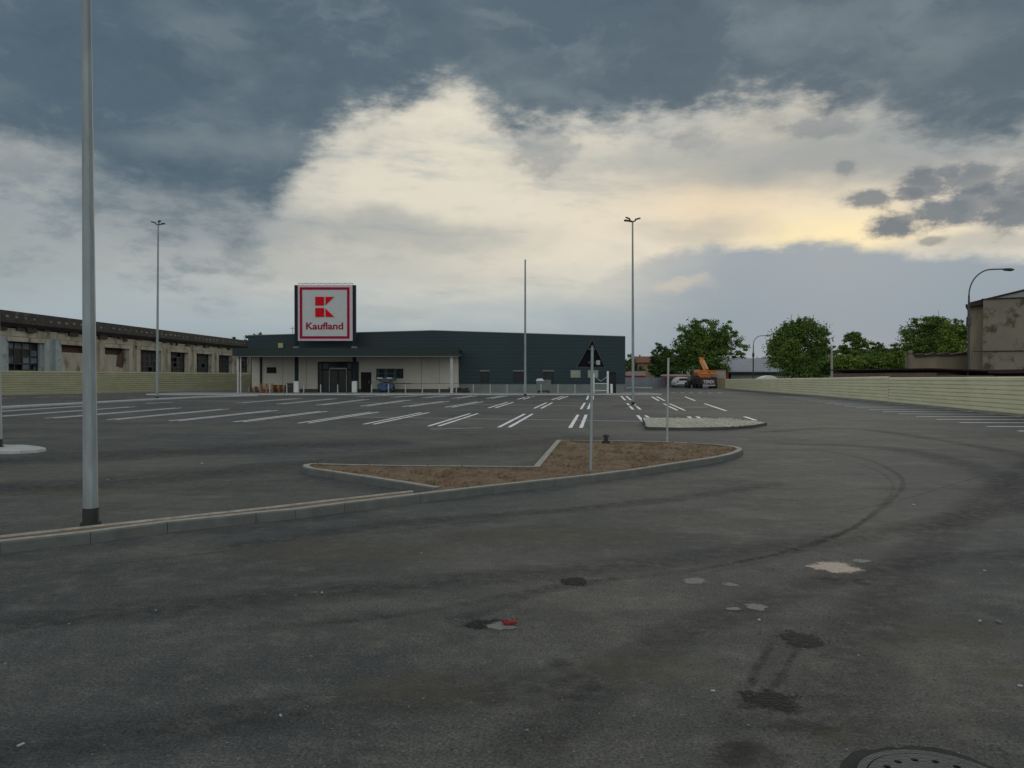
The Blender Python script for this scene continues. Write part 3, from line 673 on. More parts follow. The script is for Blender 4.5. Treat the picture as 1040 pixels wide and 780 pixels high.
# litter and stones
for i, (px, py, s) in enumerate([(928, 513, .022), (735, 593, .015), (1014, 632, .02), (995, 631, .016), (862, 634, .014), (858, 641, .012), (771, 630, .014), (882, 665, .01), (878, 665, .01), (872, 666, .009), (890, 664, .01),
                                 (70, 634, .012), (158, 620, .01), (300, 605, .012), (320, 602, .014), (327, 602, .011), (316, 667, .012), (380, 598, .01), (21, 757, .014), (5, 675, .013), (430, 710, .012), (428, 562, .012),
                                 (535, 742, .012), (644, 728, .011), (724, 702, .011), (660, 590, .01), (100, 498, .03), (205, 471, .03), (110, 488, .03), (950, 690, .013), (1036, 697, .014), (560, 646, .01), (460, 560, .012), (400, 490, .02),
                                 (78, 551.5, .02), (22, 557.5, .02), (360, 507, .018), (52, 457, .04), (490, 670, .011), (285, 727, .011), (210, 700, .01), (760, 737, .01), (1000, 580, .014)]):
    p = G(px, py); mb = MB()
    q = Matrix.Rotation(rnd.uniform(0, 6), 3, 'Z') @ Matrix.Rotation(rnd.uniform(-.4, .4), 3, 'X')
    mb.cbox((0, 0, s * 0.3), (s * rnd.uniform(1.2, 2.4), s * rnd.uniform(.9, 1.5), s * .7), q)
    o = mb.build('stone', M['pale_kerb'] if i % 3 == 0 else M['plinth'], bevel=s * 0.18); o.location = (p.x, p.y, 0.0)
    tag(o, 'small pale stone chip lying loose on the dark asphalt', 'stone', 'small pale stone chips scattered over the asphalt')
rag = MB()
for k, (dx, dy, w, h, a) in enumerate(((0, 0, .085, .05, .2), (.03, -.012, .06, .04, -.3), (-.03, .01, .05, .035, .6))):
    rag.cbox((dx, dy, 0.016 + .004 * k), (w, h, 0.018), Matrix.Rotation(a, 3, 'Z') @ Matrix.Rotation(.25 - .2 * k, 3, 'X'))
o = rag.build('crushed_can', mat('weathered_red', (0.26, 0.02, 0.02), (0.12, 0.015, 0.015), .8, scale=30), bevel=0.006); p = G(517, 635); o.location = (p.x, p.y, 0.005); tag(o, 'flattened red scrap of packaging on the dark patch in the road', 'litter')

M['manhole_tar'] = mat('fresh_tar', (0.022, 0.023, 0.024), (0.04, 0.041, 0.038), 0.9, scale=9, bump=.3, bscale=60, spec=.15)
# loose grit on the asphalt: too many grains to count
V = []; Fc = []
def grit(x, y, sz):
    o_ = len(V); a = rnd.uniform(0, 6.28)
    for k in range(3): V.append((x + sz * math.cos(a + k * 2.1) * rnd.uniform(.6, 1.2), y + sz * math.sin(a + k * 2.1) * rnd.uniform(.6, 1.2), 0.001))
    V.append((x, y, sz * rnd.uniform(.5, 1.0))); Fc.extend([(o_, o_ + 1, o_ + 3), (o_ + 1, o_ + 2, o_ + 3), (o_ + 2, o_, o_ + 3)])
for i in range(9000):
    px = rnd.uniform(-30, 1070); py = 470 + 320 * rnd.random() ** .8; p = G(px, py)
    if py < 560 - px * .11 and px < 760: continue
    if mnoise.noise(Vector((p.x * .9, p.y * .9, 2))) < rnd.uniform(-.5, .35): continue
    grit(p.x, p.y, rnd.choice((.003, .004, .004, .005, .006, .009)))
for px, py, sx_, sy_ in ((813, 650, 34, 13), (782, 711, 42, 19), (494, 634, 34, 8), (848, 576, 38, 8), (583, 591, 22, 5), (917, 768, 70, 14)):
    for i in range(130): p = G(px + rnd.gauss(0, sx_ * .8), py + rnd.gauss(0, sy_ * .8)); grit(p.x, p.y, rnd.uniform(.004, .011))
me = bpy.data.meshes.new('loose_grit'); me.from_pydata(V, [], Fc); me.materials.append(mat('grit', (0.16, 0.155, 0.14), (0.05, 0.05, 0.048), .95, scale=25, island=.6)); o = bpy.data.objects.new('loose_grit', me); col.objects.link(o)
tag(o, 'loose grit and crumbs strewn over the worn foreground asphalt', 'grit', kind='stuff')
V = []; Fc = []
from mathutils.geometry import intersect_point_tri_2d
def in_poly(x, y, P):
    c_ = False; j = len(P) - 1
    for i in range(len(P)):
        if (P[i].y > y) != (P[j].y > y) and x < (P[j].x - P[i].x) * (y - P[i].y) / (P[j].y - P[i].y) + P[i].x: c_ = not c_
        j = i
    return c_
xs_ = [p.x for p in isl]; ys_ = [p.y for p in isl]
for i in range(5200):
    x = rnd.uniform(min(xs_), max(xs_)); y = rnd.uniform(min(ys_), max(ys_))
    if not in_poly(x, y, isl): continue
    sz = rnd.choice((.015, .02, .03, .045)); o_ = len(V); a = rnd.uniform(0, 6.28); z_ = .085
    for k in range(4): V.append((x + sz * math.cos(a + k * 1.57) * rnd.uniform(.7, 1.3), y + sz * math.sin(a + k * 1.57) * rnd.uniform(.7, 1.3), z_))
    V.append((x, y, z_ + .02 + sz * rnd.uniform(.5, 1.1))); Fc.extend([(o_ + k, o_ + (k + 1) % 4, o_ + 4) for k in range(4)])
me = bpy.data.meshes.new('soil_clods'); me.from_pydata(V, [], Fc); me.materials.append(M['soil']); o = bpy.data.objects.new('soil_clods', me); col.objects.link(o)
tag(o, 'lumpy brown clods of earth all over the planted island', 'earth', kind='stuff')
V = []; Fc = []
for c_ in range(34):
    while True:
        x = rnd.uniform(min(xs_), max(xs_)); y = rnd.uniform(min(ys_), max(ys_))
        if in_poly(x, y, isl): break
    for k in range(rnd.randint(6, 16)):
        a = rnd.uniform(0, 6.28); h = rnd.uniform(.03, .09); bx_ = x + rnd.gauss(0, .04); by_ = y + rnd.gauss(0, .04); o_ = len(V)
        V += [(bx_ - .005, by_, .09), (bx_ + .005, by_, .09), (bx_ + math.cos(a) * h * .5, by_ + math.sin(a) * h * .5, .1 + h)]; Fc.append((o_, o_ + 1, o_ + 2))
me = bpy.data.meshes.new('weeds'); me.from_pydata(V, [], Fc); me.materials.append(M['leaf_olive']); o = bpy.data.objects.new('weeds', me); col.objects.link(o)
tag(o, 'sparse tiny weeds sprouting from the bare soil of the island', 'weeds', kind='stuff')
# manhole cover in the near right of the road
mc = G(917, 764); R0 = 0.34; mcx, mcy = mc.x, mc.y - R0
mh = thing('manhole_cover', 'round iron drain cover with a ring of holes set in the asphalt', 'manhole cover', (mcx, mcy, 0))
cu = bpy.data.curves.new('cover_outline', 'CURVE'); cu.dimensions = '2D'; cu.fill_mode = 'BOTH'; cu.extrude = 0.004
def ring(cx, cy, rx, ry, n=24, ang=0):
    s = cu.splines.new('POLY'); s.points.add(n - 1); s.use_cyclic_u = True
    for k in range(n):
        a = 2 * math.pi * k / n; x = rx * math.cos(a); y = ry * math.sin(a)
        s.points[k].co = (cx + x * math.cos(ang) - y * math.sin(ang), cy + x * math.sin(ang) + y * math.cos(ang), 0, 1)
ring(0, 0, 0.29, 0.29, 64)
for k in range(16):
    a = 2 * math.pi * k / 16; ring(0.225 * math.cos(a), 0.225 * math.sin(a), 0.017, 0.017, 14)
for k in range(8):
    a = 2 * math.pi * (k + .5) / 8; ring(0.12 * math.cos(a), 0.12 * math.sin(a), 0.015, 0.015, 14)
tmp = bpy.data.objects.new('tmp', cu); col.objects.link(tmp)
bpy.context.view_layer.update()
me = bpy.data.meshes.new_from_object(tmp.evaluated_get(bpy.context.evaluated_depsgraph_get())); bpy.data.objects.remove(tmp)
M['iron'] = mat('cast_iron', (0.042, 0.046, 0.052), (0.026, 0.029, 0.034), 0.7, 0.0, scale=30, bump=0.4, bscale=60)
me.materials.clear(); me.materials.append(M['iron']); o = bpy.data.objects.new('cover_plate', me); col.objects.link(o); o.parent = mh; o.location = (0, 0, 0.014)
MB().lathe([(0.292, 0.003), (0.292, 0.0032)], 48).build('drain_shaft', M['void'], mh)
rg = MB()
for k in range(48):
    a = 2 * math.pi * k / 48; b = 2 * math.pi * (k + 1) / 48
    ri, ro = 0.297, 0.335
    rg.add([(ri * math.cos(a), ri * math.sin(a), 0.016), (ro * math.cos(a), ro * math.sin(a), 0.016), (ro * math.cos(b), ro * math.sin(b), 0.016), (ri * math.cos(b), ri * math.sin(b), 0.016),
            (ro * math.cos(a), ro * math.sin(a), 0), (ro * math.cos(b), ro * math.sin(b), 0)], [(0, 1, 2, 3), (1, 4, 5, 2)])
rg.build('frame', M['iron'], mh, recalc=False)
S(blob(mcx, mcy, 0.40, 0.39, seed=4.4, z=0.0045, jit=.10).build('manhole_surround', M['manhole_tar']))

# ------------------------------------------------------------------ SUPERMARKET
YF = 81.0
X = lambda px: WX(px, YF)
Z = lambda py: WZ(py, YF)
mk = thing('supermarket', 'long dark green clad supermarket with cream recessed entrance wall', 'supermarket', (0, YF, 0))
zc = Z(361)
roofl = [(X(252), Z(341)), (X(440), Z(336)), (X(635), Z(342))]
MB().prism([(X(252), zc), (X(466), zc), (X(466), 0.93), (X(635), 0.93), roofl[2], roofl[1], roofl[0]], 'y', 0.0, 0.25).build('cladding', M['clad'], mk)
MB().prism([(X(252) + .1, 0), (X(635) - .1, 0), (roofl[2][0] - .1, roofl[2][1] - .25), (roofl[1][0], roofl[1][1] - .25), (roofl[0][0] + .1, roofl[0][1] - .25)], 'y', 0.5, 45).build('hall_body', M['clad'], mk)
cp = MB()
for a, b in zip(roofl, roofl[1:]): cp.prism([(a[0], a[1]), (b[0], b[1]), (b[0], b[1] + .07), (a[0], a[1] + .07)], 'y', -0.04, 0.3)
cp.build('parapet_trim', M['gutter'], mk)
MB().box(X(466), 0.04, 0, X(635) - .05, 0.3, 0.928).build('plinth', M['plinth'], mk)
MB().box(X(255.5), 0.06, 0.43, X(466) - .01, 0.3, zc).build('cream_wall', M['cream_wall'], mk)
MB().box(X(255.5), 0.03, 0, X(466) - .01, 0.3, 0.427).build('wall_base', M['plinth_dark'], mk)
for px in (287, 311, 428, 446): MB().box(X(px) - .015, 0.05, 0.43, X(px) + .015, 0.062, zc - .1).build('panel_joint', M['soffit'], mk)
MB().box(X(410), 0.045, 0.95, X(465), 0.048, 0.99).build('wall_groove', M['soffit'], mk)
# canopy
YC = -4.0; Xc = lambda px: WX(px, YF + YC); Zc = lambda py: WZ(py, YF + YC)
zb, zt = Zc(361.6), Zc(353.3)
cn = MB().box(Xc(236), YC, zb, Xc(466), YC + .12, zt).build('canopy', M['clad_canopy'], mk)
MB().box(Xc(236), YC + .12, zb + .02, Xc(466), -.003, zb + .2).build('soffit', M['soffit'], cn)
MB().box(Xc(236), YC + .12, zt - .35, Xc(466), -.003, zt - .1).build('canopy_roof', M['clad_canopy'], cn)
MB().box(Xc(236), YC + .1, zb + .2, Xc(236) + .1, -.003, zt - .35).build('end_panel', M['clad_canopy'], cn)
MB().box(Xc(466) - .1, YC + .121, zb + .2, Xc(466), -.003, zt - .36).build('end_panel', M['clad_canopy'], cn)
MB().box(Xc(236) + .02, YC - .05, zb - .06, Xc(466) - .02, YC + .1, zb - .003).build('gutter', M['gutter'], cn)
for px, w in ((240.6, .16), (243.4, .1), (458.5, .26)):
    c = MB(); x = Xc(px); c.box(x - w / 2, YC + .25, .12, x + w / 2, YC + .25 + w, zb + .02); c.box(x - w * .8, YC + .2, .121, x + w * .8, YC + .3 + w, .16)
    c.build('canopy_column', M['pale_kerb'], mk)
MB().box(X(265) - .08, -.06, .3, X(265) + .1, .058, zc - .2).build('downpipe', M['frame_dark'], mk)
def win(name, px0, px1, py0, py1, glass, frame='frame_dark', lintel=None, d=-0.03, mull=0, tr=()):
    x0, x1 = X(px0), X(px1); z1, z0 = Z(py0), Z(py1); t = .07
    f = MB().box(x0, d, z0, x0 + t, d + .12, z1).box(x1 - t, d, z0, x1, d + .12, z1).box(x0 + t, d, z1 - t, x1 - t, d + .12, z1).box(x0 + t, d, z0, x1 - t, d + .12, z0 + t)
    for k in range(mull): xm = x0 + (x1 - x0) * (k + 1) / (mull + 1); f.box(xm - .03, d + .01, z0 + t, xm + .03, d + .1, z1 - t)
    o = f.build(name, M[frame], mk)
    MB().box(x0 + t, d + .025, z0 + t, x1 - t, d + .028 + .02, z1 - t).build('pane', M[glass], o)
    if lintel: MB().box(x0 - .08, d - .06, z1 + .002, x1 + .08, d + .1, z1 + .13).build('blind_box', M[lintel], o)
    return o
win('window', 271, 280.5, 373, 379, 'void')
for a, b, gl, li in ((488, 496.5, 'glass_dark', 'gutter'), (521.5, 532, 'glass_dark', 'gutter'), (552, 562, 'glass_dark', 'gutter')): win('window', a, b, 377.3, 388, gl, lintel=li, mull=0)
for a, b in ((579.5, 589.5), (597, 607.5)): win('window', a, b, 376, 383.5, 'glass_reflection', 'frame_pale')
# glazed entrance
en = MB(); x0, x1 = X(323.5), X(364); zt2 = Z(367.6)
MB().box(x0, .0, .12, x1, .055, zt2).build('entrance_recess', M['void'], mk)
ef = MB(); pos = [323.5, 327.5, 334.5, 343.5, 352.5, 357.5, 363.7]
for px in pos: ef.box(X(px) - .05, -.09, .12, X(px) + .05, -.002, zt2)
for py in (368.2, 375.6): ef.box(x0, -.085, Z(py) - .07, x1, -.004, Z(py) + .07)
ent = ef.build('entrance', M['frame_dark'], mk)
MB().box(X(335), -.1, Z(374.6) - .04, X(352.5), -.087, Z(374.6) + .1).build('door_header', M['frame_pale'], ent)
for px in (334.7, 352.2): MB().box(X(px) - .035, -.13, .14, X(px) + .035, -.092, Z(375)).build('door_edge', M['frame_pale'], ent)
for a, b in zip(pos, pos[1:]):
    MB().box(X(a) + .06, -.04, .14, X(b) - .06, -.03, Z(375.6) - .08).build('door_glass', M['glass_dark'], ent)
    MB().box(X(a) + .06, -.04, Z(375.6) + .08, X(b) - .06, -.03, zt2 - .15).build('transom_glass', M['glass_blue'] if 334 < a < 352 else M['glass_dark'], ent)
dr = MB().box(X(366.5), 0, .12, X(377), .055, Z(378)).build('side_door', M['frame_dark'], mk)
MB().box(X(367.3), -.02, .14, X(376.2), -.003, Z(379)).build('door_leaf', M['void'], dr)
MB().cbox((X(375), -.05, 1.1), (.04, .05, .3)).build('handle', M['frame_pale'], dr)
w = win('display_window', 382, 409.5, 374.5, 384.2, 'glass_blue', mull=1)
nb = MB().box(X(283.3), -.25, Z(353.2), X(288), -.003, Z(348.6)).build('floodlight_box', M['yellow'], mk)
rl = MB().tube([(X(281), 6, Z(341)), (X(281), 6, Z(328))], .03, 6); rl.tube([(X(281) - .3, 6, Z(330)), (X(281) + .3, 6, Z(330))], .02, 6); rl.build('antenna', M['gutter'], mk)

# ------------------------------------------------------------------ STORE SIGN
YS = 79.0; sx = lambda px: WX(px, YS); sz = lambda py: WZ(py, YS)
sg = thing('store_sign', 'big square white sign with red border and red K above the entrance canopy', 'sign', (sx(331), YS, 0))
cx0 = sx(331)
for px in (301.2, 360.2):
    x = sx(px) - cx0
    lg = MB().box(x - .15, -.16, 1.22, x + .15, .16, sz(289.7)).build('leg', M['navy'], sg)
    MB().box(x - .24, -.24, .12, x + .24, .24, 1.22).build('leg_casing', M['white_paint'], lg, bevel=.03)
    MB().box(x - .26, -.3, sz(353.5), x + .26, .3, sz(352)).build('collar', M['gutter'], lg)
px0, px1, pz0, pz1 = sx(303.4) - cx0, sx(358.6) - cx0, sz(346.2), sz(289.8)
pn = MB().box(px0, -.25, pz0, px1, .25, pz1).build('panel', M['sign_pink'], sg)
def q(zx, zy): return (px0 + (zx - 130) / 555 * (px1 - px0), pz1 - (zy - 90) / 550 * (pz1 - pz0))
a, b = q(178, 138), q(628, 596)
MB().box(a[0], -.256, b[1], b[0], -.251, a[1]).build('panel_face', M['sign_white'], pn)
o1, o2 = q(150, 112), q(655, 618)
fm = MB(); t = .225
fm.box(o1[0], -.29, o2[1], o1[0] + t, -.2515, o1[1]).box(o2[0] - t, -.29, o2[1], o2[0], -.2515, o1[1]).box(o1[0] + t, -.29, o1[1] - t, o2[0] - t, -.2515, o1[1]).box(o1[0] + t, -.29, o2[1], o2[0] - t, -.2515, o2[1] + t)
fm.build('border', M['crimson'], pn)
def pp(name, pts, mt, y=-.31): return MB().prism([q(*p) for p in pts], 'y', y, -.257).build(name, M[mt], pn)
pp('logo', [(308, 206), (397, 206), (397, 292), (308, 292)], 'red'); pp('logo', [(308, 316), (397, 316), (397, 404), (308, 404)], 'red')
pp('logo', [(412, 206), (500, 206), (412, 288)], 'red'); pp('logo', [(412, 322), (500, 404), (412, 404)], 'red')
def text_mesh(name, s, size, mat_, parent, loc, rot=(math.pi / 2, 0, 0), off=0.0, ext=.01, width=None):
    c = bpy.data.curves.new(name, 'FONT'); c.body = s; c.size = size; c.extrude = ext; c.offset = off; c.align_x = 'CENTER'
    t_ = bpy.data.objects.new('tmp', c); col.objects.link(t_); bpy.context.view_layer.update()
    me = bpy.data.meshes.new_from_object(t_.evaluated_get(bpy.context.evaluated_depsgraph_get())); bpy.data.objects.remove(t_)
    xs = [v.co.x for v in me.vertices]; wd = max(xs) - min(xs)
    if width:
        k = width / wd
        for v in me.vertices: v.co.x *= k
    me.materials.clear(); me.materials.append(mat_); o = bpy.data.objects.new(name, me); col.objects.link(o); o.parent = parent; o.location = loc; o.rotation_euler = rot; return o
ta, tb = q(212, 526), q(590, 460)
text_mesh('lettering', 'Kaufland', (tb[1] - ta[1]) / .70, M['crimson'], pn, ((ta[0] + tb[0]) / 2, -.262, ta[1]), off=.022, width=tb[0] - ta[0])
tr = MB(); zz = pz1
n = 14
for i in range(n + 1):
    x = px0 + (px1 - px0) * i / n; tr.bar((x, 0, zz), (x, 0, zz + .2), .04)
    if i < n: tr.bar((x, 0, zz + (.0 if i % 2 else .2)), (x + (px1 - px0) / n, 0, zz + (.2 if i % 2 else .0)), .03)
tr.bar((px0, 0, zz + .2), (px1, 0, zz + .2), .05); tr.build('top_rail', M['galv_far'], sg)

# ------------------------------------------------------------------ bollards in front of the store
bl = thing('bollard', 'thin white post in the row along the pavement edge of the store', 'bollard', (0, 0, 0), 0, 'thin white posts along the store pavement')
MB().lathe([(.055, .12), (.055, .86), (.05, .93), (.03, .96)], 12).build('post', M['galv_far'], bl, smooth=True)
MB().lathe([(.12, .118), (.12, .135)], 12).build('foot_plate', M['gutter'], bl)
first = True; nb_ = 0
ORD = ['first', 'second', 'third', 'fourth', 'fifth', 'sixth', 'seventh', 'eighth', 'ninth', 'tenth']
for k in range(20):
    if k == 5: continue
    o = bl if first else dup(bl); first = False
    o.location = (WX(274 + 17.22 * k, 74.7), 74.7, 0)
    nb_ += 1; o['label'] = ('%s thin white post from the left end of the row before the store' % ORD[nb_ - 1]) if nb_ <= 10 else ('%s thin white post from the right end of the row before the store' % ORD[19 - nb_])
# bollard beside the navy cabin is wider and white
o = thing('bollard', 'stout white bollard standing before the narrow navy cabin', 'bollard', (WX(621, 74.6), 74.6, .12))
MB().lathe([(.12, 0), (.12, .8), (.09, .86), (.02, .88)], 14).build('post', M['white_paint'], o, smooth=True)
MB().lathe([(.17, -.002), (.17, .02)], 14).build('foot_plate', M['gutter'], o)

# ------------------------------------------------------------------ LAMP POSTS
def lamp_post(label, px, py, height, r0, r1, heads, lean=(0, 0), z=0.0, group='tall galvanised lamp masts of the car park', Y=None, collar=.18):
    p = G(px, py, z); t = thing('lamp_post', label, 'lamp post', p, 0, group)
    K = 12; pts = [(lean[0] * i / K, lean[1] * i / K, height * i / K) for i in range(K + 1)]
    rad = [r0 + (r1 - r0) * i / K for i in range(K + 1)]
    m = MB().tube(pts, rad, 8).build('pole', M['galv'], t)
    MB().lathe([(r0 * 1.06, 0.0), (r0 * 1.06, collar)], 16).build('base_sleeve', M['black'], t, smooth=True)
    MB().lathe([(r0 * 1.35, -.02), (r0 * 1.35, .012)], 16).build('base_flange', M['black'], t)
    top = Vector(pts[-1])
    for ang, L, up in heads:
        d = Vector((math.cos(ang), math.sin(ang), 0)); e = top + d * L * .42 + Vector((0, 0, up * .7))
        ar = MB().tube([top, top + d * L * .3 + Vector((0, 0, up * .3)), e], .045, 8).build('arm', M['dark_metal'], t)
        h = MB(); qn = Matrix.Rotation(ang, 3, 'Z') @ Matrix.Rotation(-math.atan2(up * .3, L * .45), 3, 'Y')
        h.cbox(e + d * L * .2 + Vector((0, 0, up * .15)), (L * .5, .24, .09), qn); h.build('lamp_head', M['dark_metal'], ar, bevel=.02)
    return t
H4 = [(R(20), .65, .25), (R(160), .65, .25), (R(75), .65, .3), (R(250), .65, .25)]
lamp_post('thick galvanised lamp mast with black sleeve in the soil strip behind the near kerb', 92.2, 531.5, 11.5, .083, .024, H4, lean=(-.03, 0), z=.09)
H3 = [(R(8), .6, .12), (R(172), .62, .25), (R(95), .5, .4)]
lamp_post('tall lamp mast with splayed heads in front of the derelict hall on the left', 159.5, 404.8, WZ(229, 63) - 0, .11, .055, H3, lean=(.15, 0))
lamp_post('tall lamp mast with splayed heads rising right of the dark end of the store', 643, 411.0, WZ(227.5, 50.5), .095, .045, [(R(25), .6, .25), (R(185), .6, .08), (R(150), .5, .3)], lean=(-.05, 0))
lamp_post('bare mast without lamp heads standing before the dark store wall', 533.4, 402.2, WZ(264.5, 71), .11, .065, [])
lamp_post('mast cut off at the left edge on the pale paved island', -2.2, 453.5, 11.8, .10, .05, H4, lean=(-.12, 0), z=.08)

# ------------------------------------------------------------------ ROAD SIGN and thin post
p = G(600, 477, .1)
t = thing('road_sign', 'black back of a triangular road sign on a slim grey pole in the soil island', 'road sign', p)
ph = WZ(352, p.y) - p.z
MB().tube([(0, 0, -.05), (.025, 0, ph)], .027, 12).build('pole', M['galv'], t, smooth=True)
MB().lathe([(.034, ph), (.034, ph + .02), (.01, ph + .03)], 12, (.025, 0, 0)).build('pole_cap', M['dark_metal'], t)
hz = WZ(373.3, p.y) - p.z; tz = WZ(344.3, p.y) - p.z
def tri(sx_, sz_, ins):
    c = (0.02, (hz * 2 + tz) / 3); P = [(-.262 * sx_, hz), (.262 * sx_, hz), (.03, tz)]
    return [(c[0] + (x - c[0]) * ins, c[1] + (z - c[1]) * ins) for x, z in P]
M['sign_back'] = mat('sign_back', (0.004, 0.006, 0.007), (0.006, 0.008, 0.009), 0.7, spec=.1)
face = MB().prism(tri(1, 1, 1), 'y', .055, .07).build('sign_plate', M['sign_back'], t)
rim = MB(); P0 = tri(1, 1, 1.0); P1 = tri(1, 1, .93)
for i in range(3):
    j = (i + 1) % 3
    rim.add([(P0[i][0], .04, P0[i][1]), (P0[j][0], .04, P0[j][1]), (P1[j][0], .04, P1[j][1]), (P1[i][0], .04, P1[i][1]),
             (P0[i][0], .055, P0[i][1]), (P0[j][0], .055, P0[j][1]), (P1[j][0], .0549, P1[j][1]), (P1[i][0], .0549, P1[i][1])], [(0, 1, 2, 3), (0, 4, 5, 1), (3, 2, 6, 7)])
rim.build('rim', M['dark_metal'], face)
MB().box(.1, .048, hz + .05, .17, .0545, hz + .13).build('sticker', M['pale_kerb'], face)
for z_ in (hz + .09, hz + .33):
    MB().cbox((.015, .02, z_), (.13, .075, .035)).build('clamp', M['dark_metal'], t)
p = G(677.5, 447, .1)
t = thing('marker_post', 'thin pale signless post at the rear kerb of the soil island', 'post', p)
MB().tube([(0, 0, -.05), (.03, 0, WZ(365, p.y) - p.z)], .027, 10).build('pole', M['galv_far'], t, smooth=True)
MB().lathe([(.036, 0), (.036, .03)], 10, (.03, 0, WZ(365, p.y) - p.z)).build('cap', M['galv_far'], t)
p = G(615.5, 450, .1)
t = thing('hydrant_valve', 'squat black capped valve stub at the back edge of the soil island', 'valve', p)
MB().lathe([(.10, -.02), (.10, .05), (.055, .07), (.045, .15), (.075, .16), (.075, .20), (.03, .215)], 14).build('stem', M['black'], t, smooth=True)
MB().lathe([(.085, .155), (.085, .17)], 6).build('flange', M['dark_metal'], t)

# ------------------------------------------------------------------ things on the store pavement
def pallet(x, y, z, label, mt, rz=0, w=1.2, d=.8, grp='wooden pallets stacked at the left end of the store'):
    t = thing('pallet', label, 'pallet', (x, y, z), rz, grp)
    m = MB()
    for k in range(6): yy = -d / 2 + .05 + k * (d - .1) / 5; m.box(-w / 2, yy - .05, .122, w / 2, yy + .05, .144)
    m.build('deck', M[mt], t)
    m = MB()
    for yy in (-d / 2 + .05, 0, d / 2 - .05):
        m.box(-w / 2, yy - .05, 0, w / 2, yy + .05, .022)
        for xx in (-w / 2 + .07, 0, w / 2 - .07): m.box(xx - .07, yy - .05, .022, xx + .07, yy + .05, .1)
    for xx in (-w / 2 + .07, 0, w / 2 - .07): m.box(xx - .07, -d / 2, .1, xx + .07, d / 2, .122)
    m.build('bearer', M[mt], t); return t
names = {0: 'lowest', 1: 'second', 2: 'third', 3: 'fourth', 4: 'fifth', 5: 'sixth'}
for px, Y_, cnt, mt, lab, rz in ((259.5, 79.6, 4, 'wood_pale', 'pale stack by the canopy column', 0), (270.5, 78.2, 6, 'wood', 'orange brown stack', .25), (284.5, 79.3, 5, 'wood', 'reddish stack left of the sign leg', -.1)):
    for k in range(cnt): pallet(WX(px, Y_), Y_, .12 + .146 * k, '%s wooden pallet from the ground in the %s' % (names[k], lab), mt, rz + rnd.uniform(-.05, .05))
o = MB(); X0, Y0 = WX(295, 79.2), 79.2
for k, (w_, h_) in enumerate(((1.0, .34), (.86, .3), (.7, .26))): o.cbox((0, 0, .17 + .3 * k), (w_, .8, h_), Matrix.Rotation(.1 * k, 3, 'Z'))
o = o.build('timber_bundle', M['wood_dark'], bevel=.03); o.location = (X0, Y0, .12); tag(o, 'dark bundle of short timbers beside the left leg of the store sign', 'timber')
# blue platform lift
Yl = 79.6; lx = lambda px: WX(px, Yl); lz = lambda py: WZ(py, Yl) - .12
cxl = lx(394)
t = thing('platform_lift', 'blue lift platform with low side panels parked under the canopy right of the entrance', 'platform lift', (cxl, Yl, .12))
g = lambda px: lx(px) - cxl
ch = MB().box(g(384), -.55, .18, g(392.7), .55, .8).box(g(393.7), -.55, .18, g(400), .55, .8).box(g(384), -.5, .3, g(400), .5, .6).build('chassis', M['blue'], t, bevel=.03)
for px in (386.5, 397.5):
    for y in (-.5, .5): MB().tube([(g(px), y - .07, .19), (g(px), y + .07, .19)], .19, 16).build('wheel', M['rubber'], ch)
sc_ = MB()
for y in (-.35, .35): sc_.bar((g(385), y, .82), (g(399), y, 1.15), .08); sc_.bar((g(399), y, .82), (g(385), y, 1.15), .08)
sc_.build('scissor_arms', M['dark_metal'], t)
dk = MB().box(g(383), -.55, 1.15, g(402), .55, 1.42).build('platform', M['blue'], t, bevel=.03)
MB().box(g(401.5), -.4, .82, g(418), -.28, .92).build('extension_beam', M['dark_metal'], t)
for a, b in ((384, 389.5), (393.5, 399)): MB().box(g(a), -.57, 1.36, g(b), -.552, 1.44).build('highlight_strip', M['white_paint'], dk)  # white strips painted as two highlights on the blue platform
rl = MB()
for px in (383.2, 392, 401.5):
    for y in (-.5, .5): rl.bar((g(px), y, 1.42), (g(px), y, 2.3), .05)
for zz_ in (1.85, 2.3):
    for y in (-.5, .5): rl.bar((g(383.2), y, zz_), (g(401.5), y, zz_), .045)
rl.build('guard_rail', M['teal_mesh'], dk)
# dark stacks low on the ground
for px, w_, lab in ((460, .9, 'low dark timber pile beside the right canopy column'), (470.5, 1.3, 'longer low dark timber pile against the plinth of the dark wall')):
    x = WX(px, 78.8); o = MB(); 
    for k in range(3): o.cbox((rnd.uniform(-.05, .05), 0, .07 + .13 * k), (w_ - .14 * k, .5, .12), Matrix.Rotation(rnd.uniform(-.1, .1), 3, 'Z'))
    for s_ in (-1, 1): o.cbox((s_ * w_ * .3, -.1, .43), (w_ * .3, .3, .09), Matrix.Rotation(.3 * s_, 3, 'Z'))
    o = o.build('timber_pile', M['wood_dark'], bevel=.012); o.location = (x, 78.8, .12); tag(o, lab, 'timber')
# waste container
Yb = 77.5; t = thing('waste_container', 'grey wheeled waste container with pale lid before the dark wall', 'waste container', (WX(552, Yb), Yb, .12))
W_ = (WX(559.5, Yb) - WX(544.5, Yb)) / 2
bd = MB().prism([(-W_ + .1, .22), (W_ - .1, .22), (W_, 1.12), (-W_, 1.12)], 'y', -.4, .4).build('body', M['bin'], t, bevel=.02)
rb = MB()
for k in range(6): x = -W_ + .18 + k * (2 * W_ - .36) / 5; rb.box(x - .03, -.43, .3, x + .03, -.402, 1.05)
rb.build('ribs', M['bin'], bd)
MB().prism([(-W_ - .03, 1.125), (.05, 1.125), (-.1, 1.36), (-W_ + .1, 1.34)], 'y', -.45, .45).build('lid', M['white_paint'], t, bevel=.02)
MB().prism([(.06, 1.125), (W_ + .03, 1.125), (W_, 1.22), (.1, 1.24)], 'y', -.45, .45).build('lid', M['bin'], t, bevel=.02)
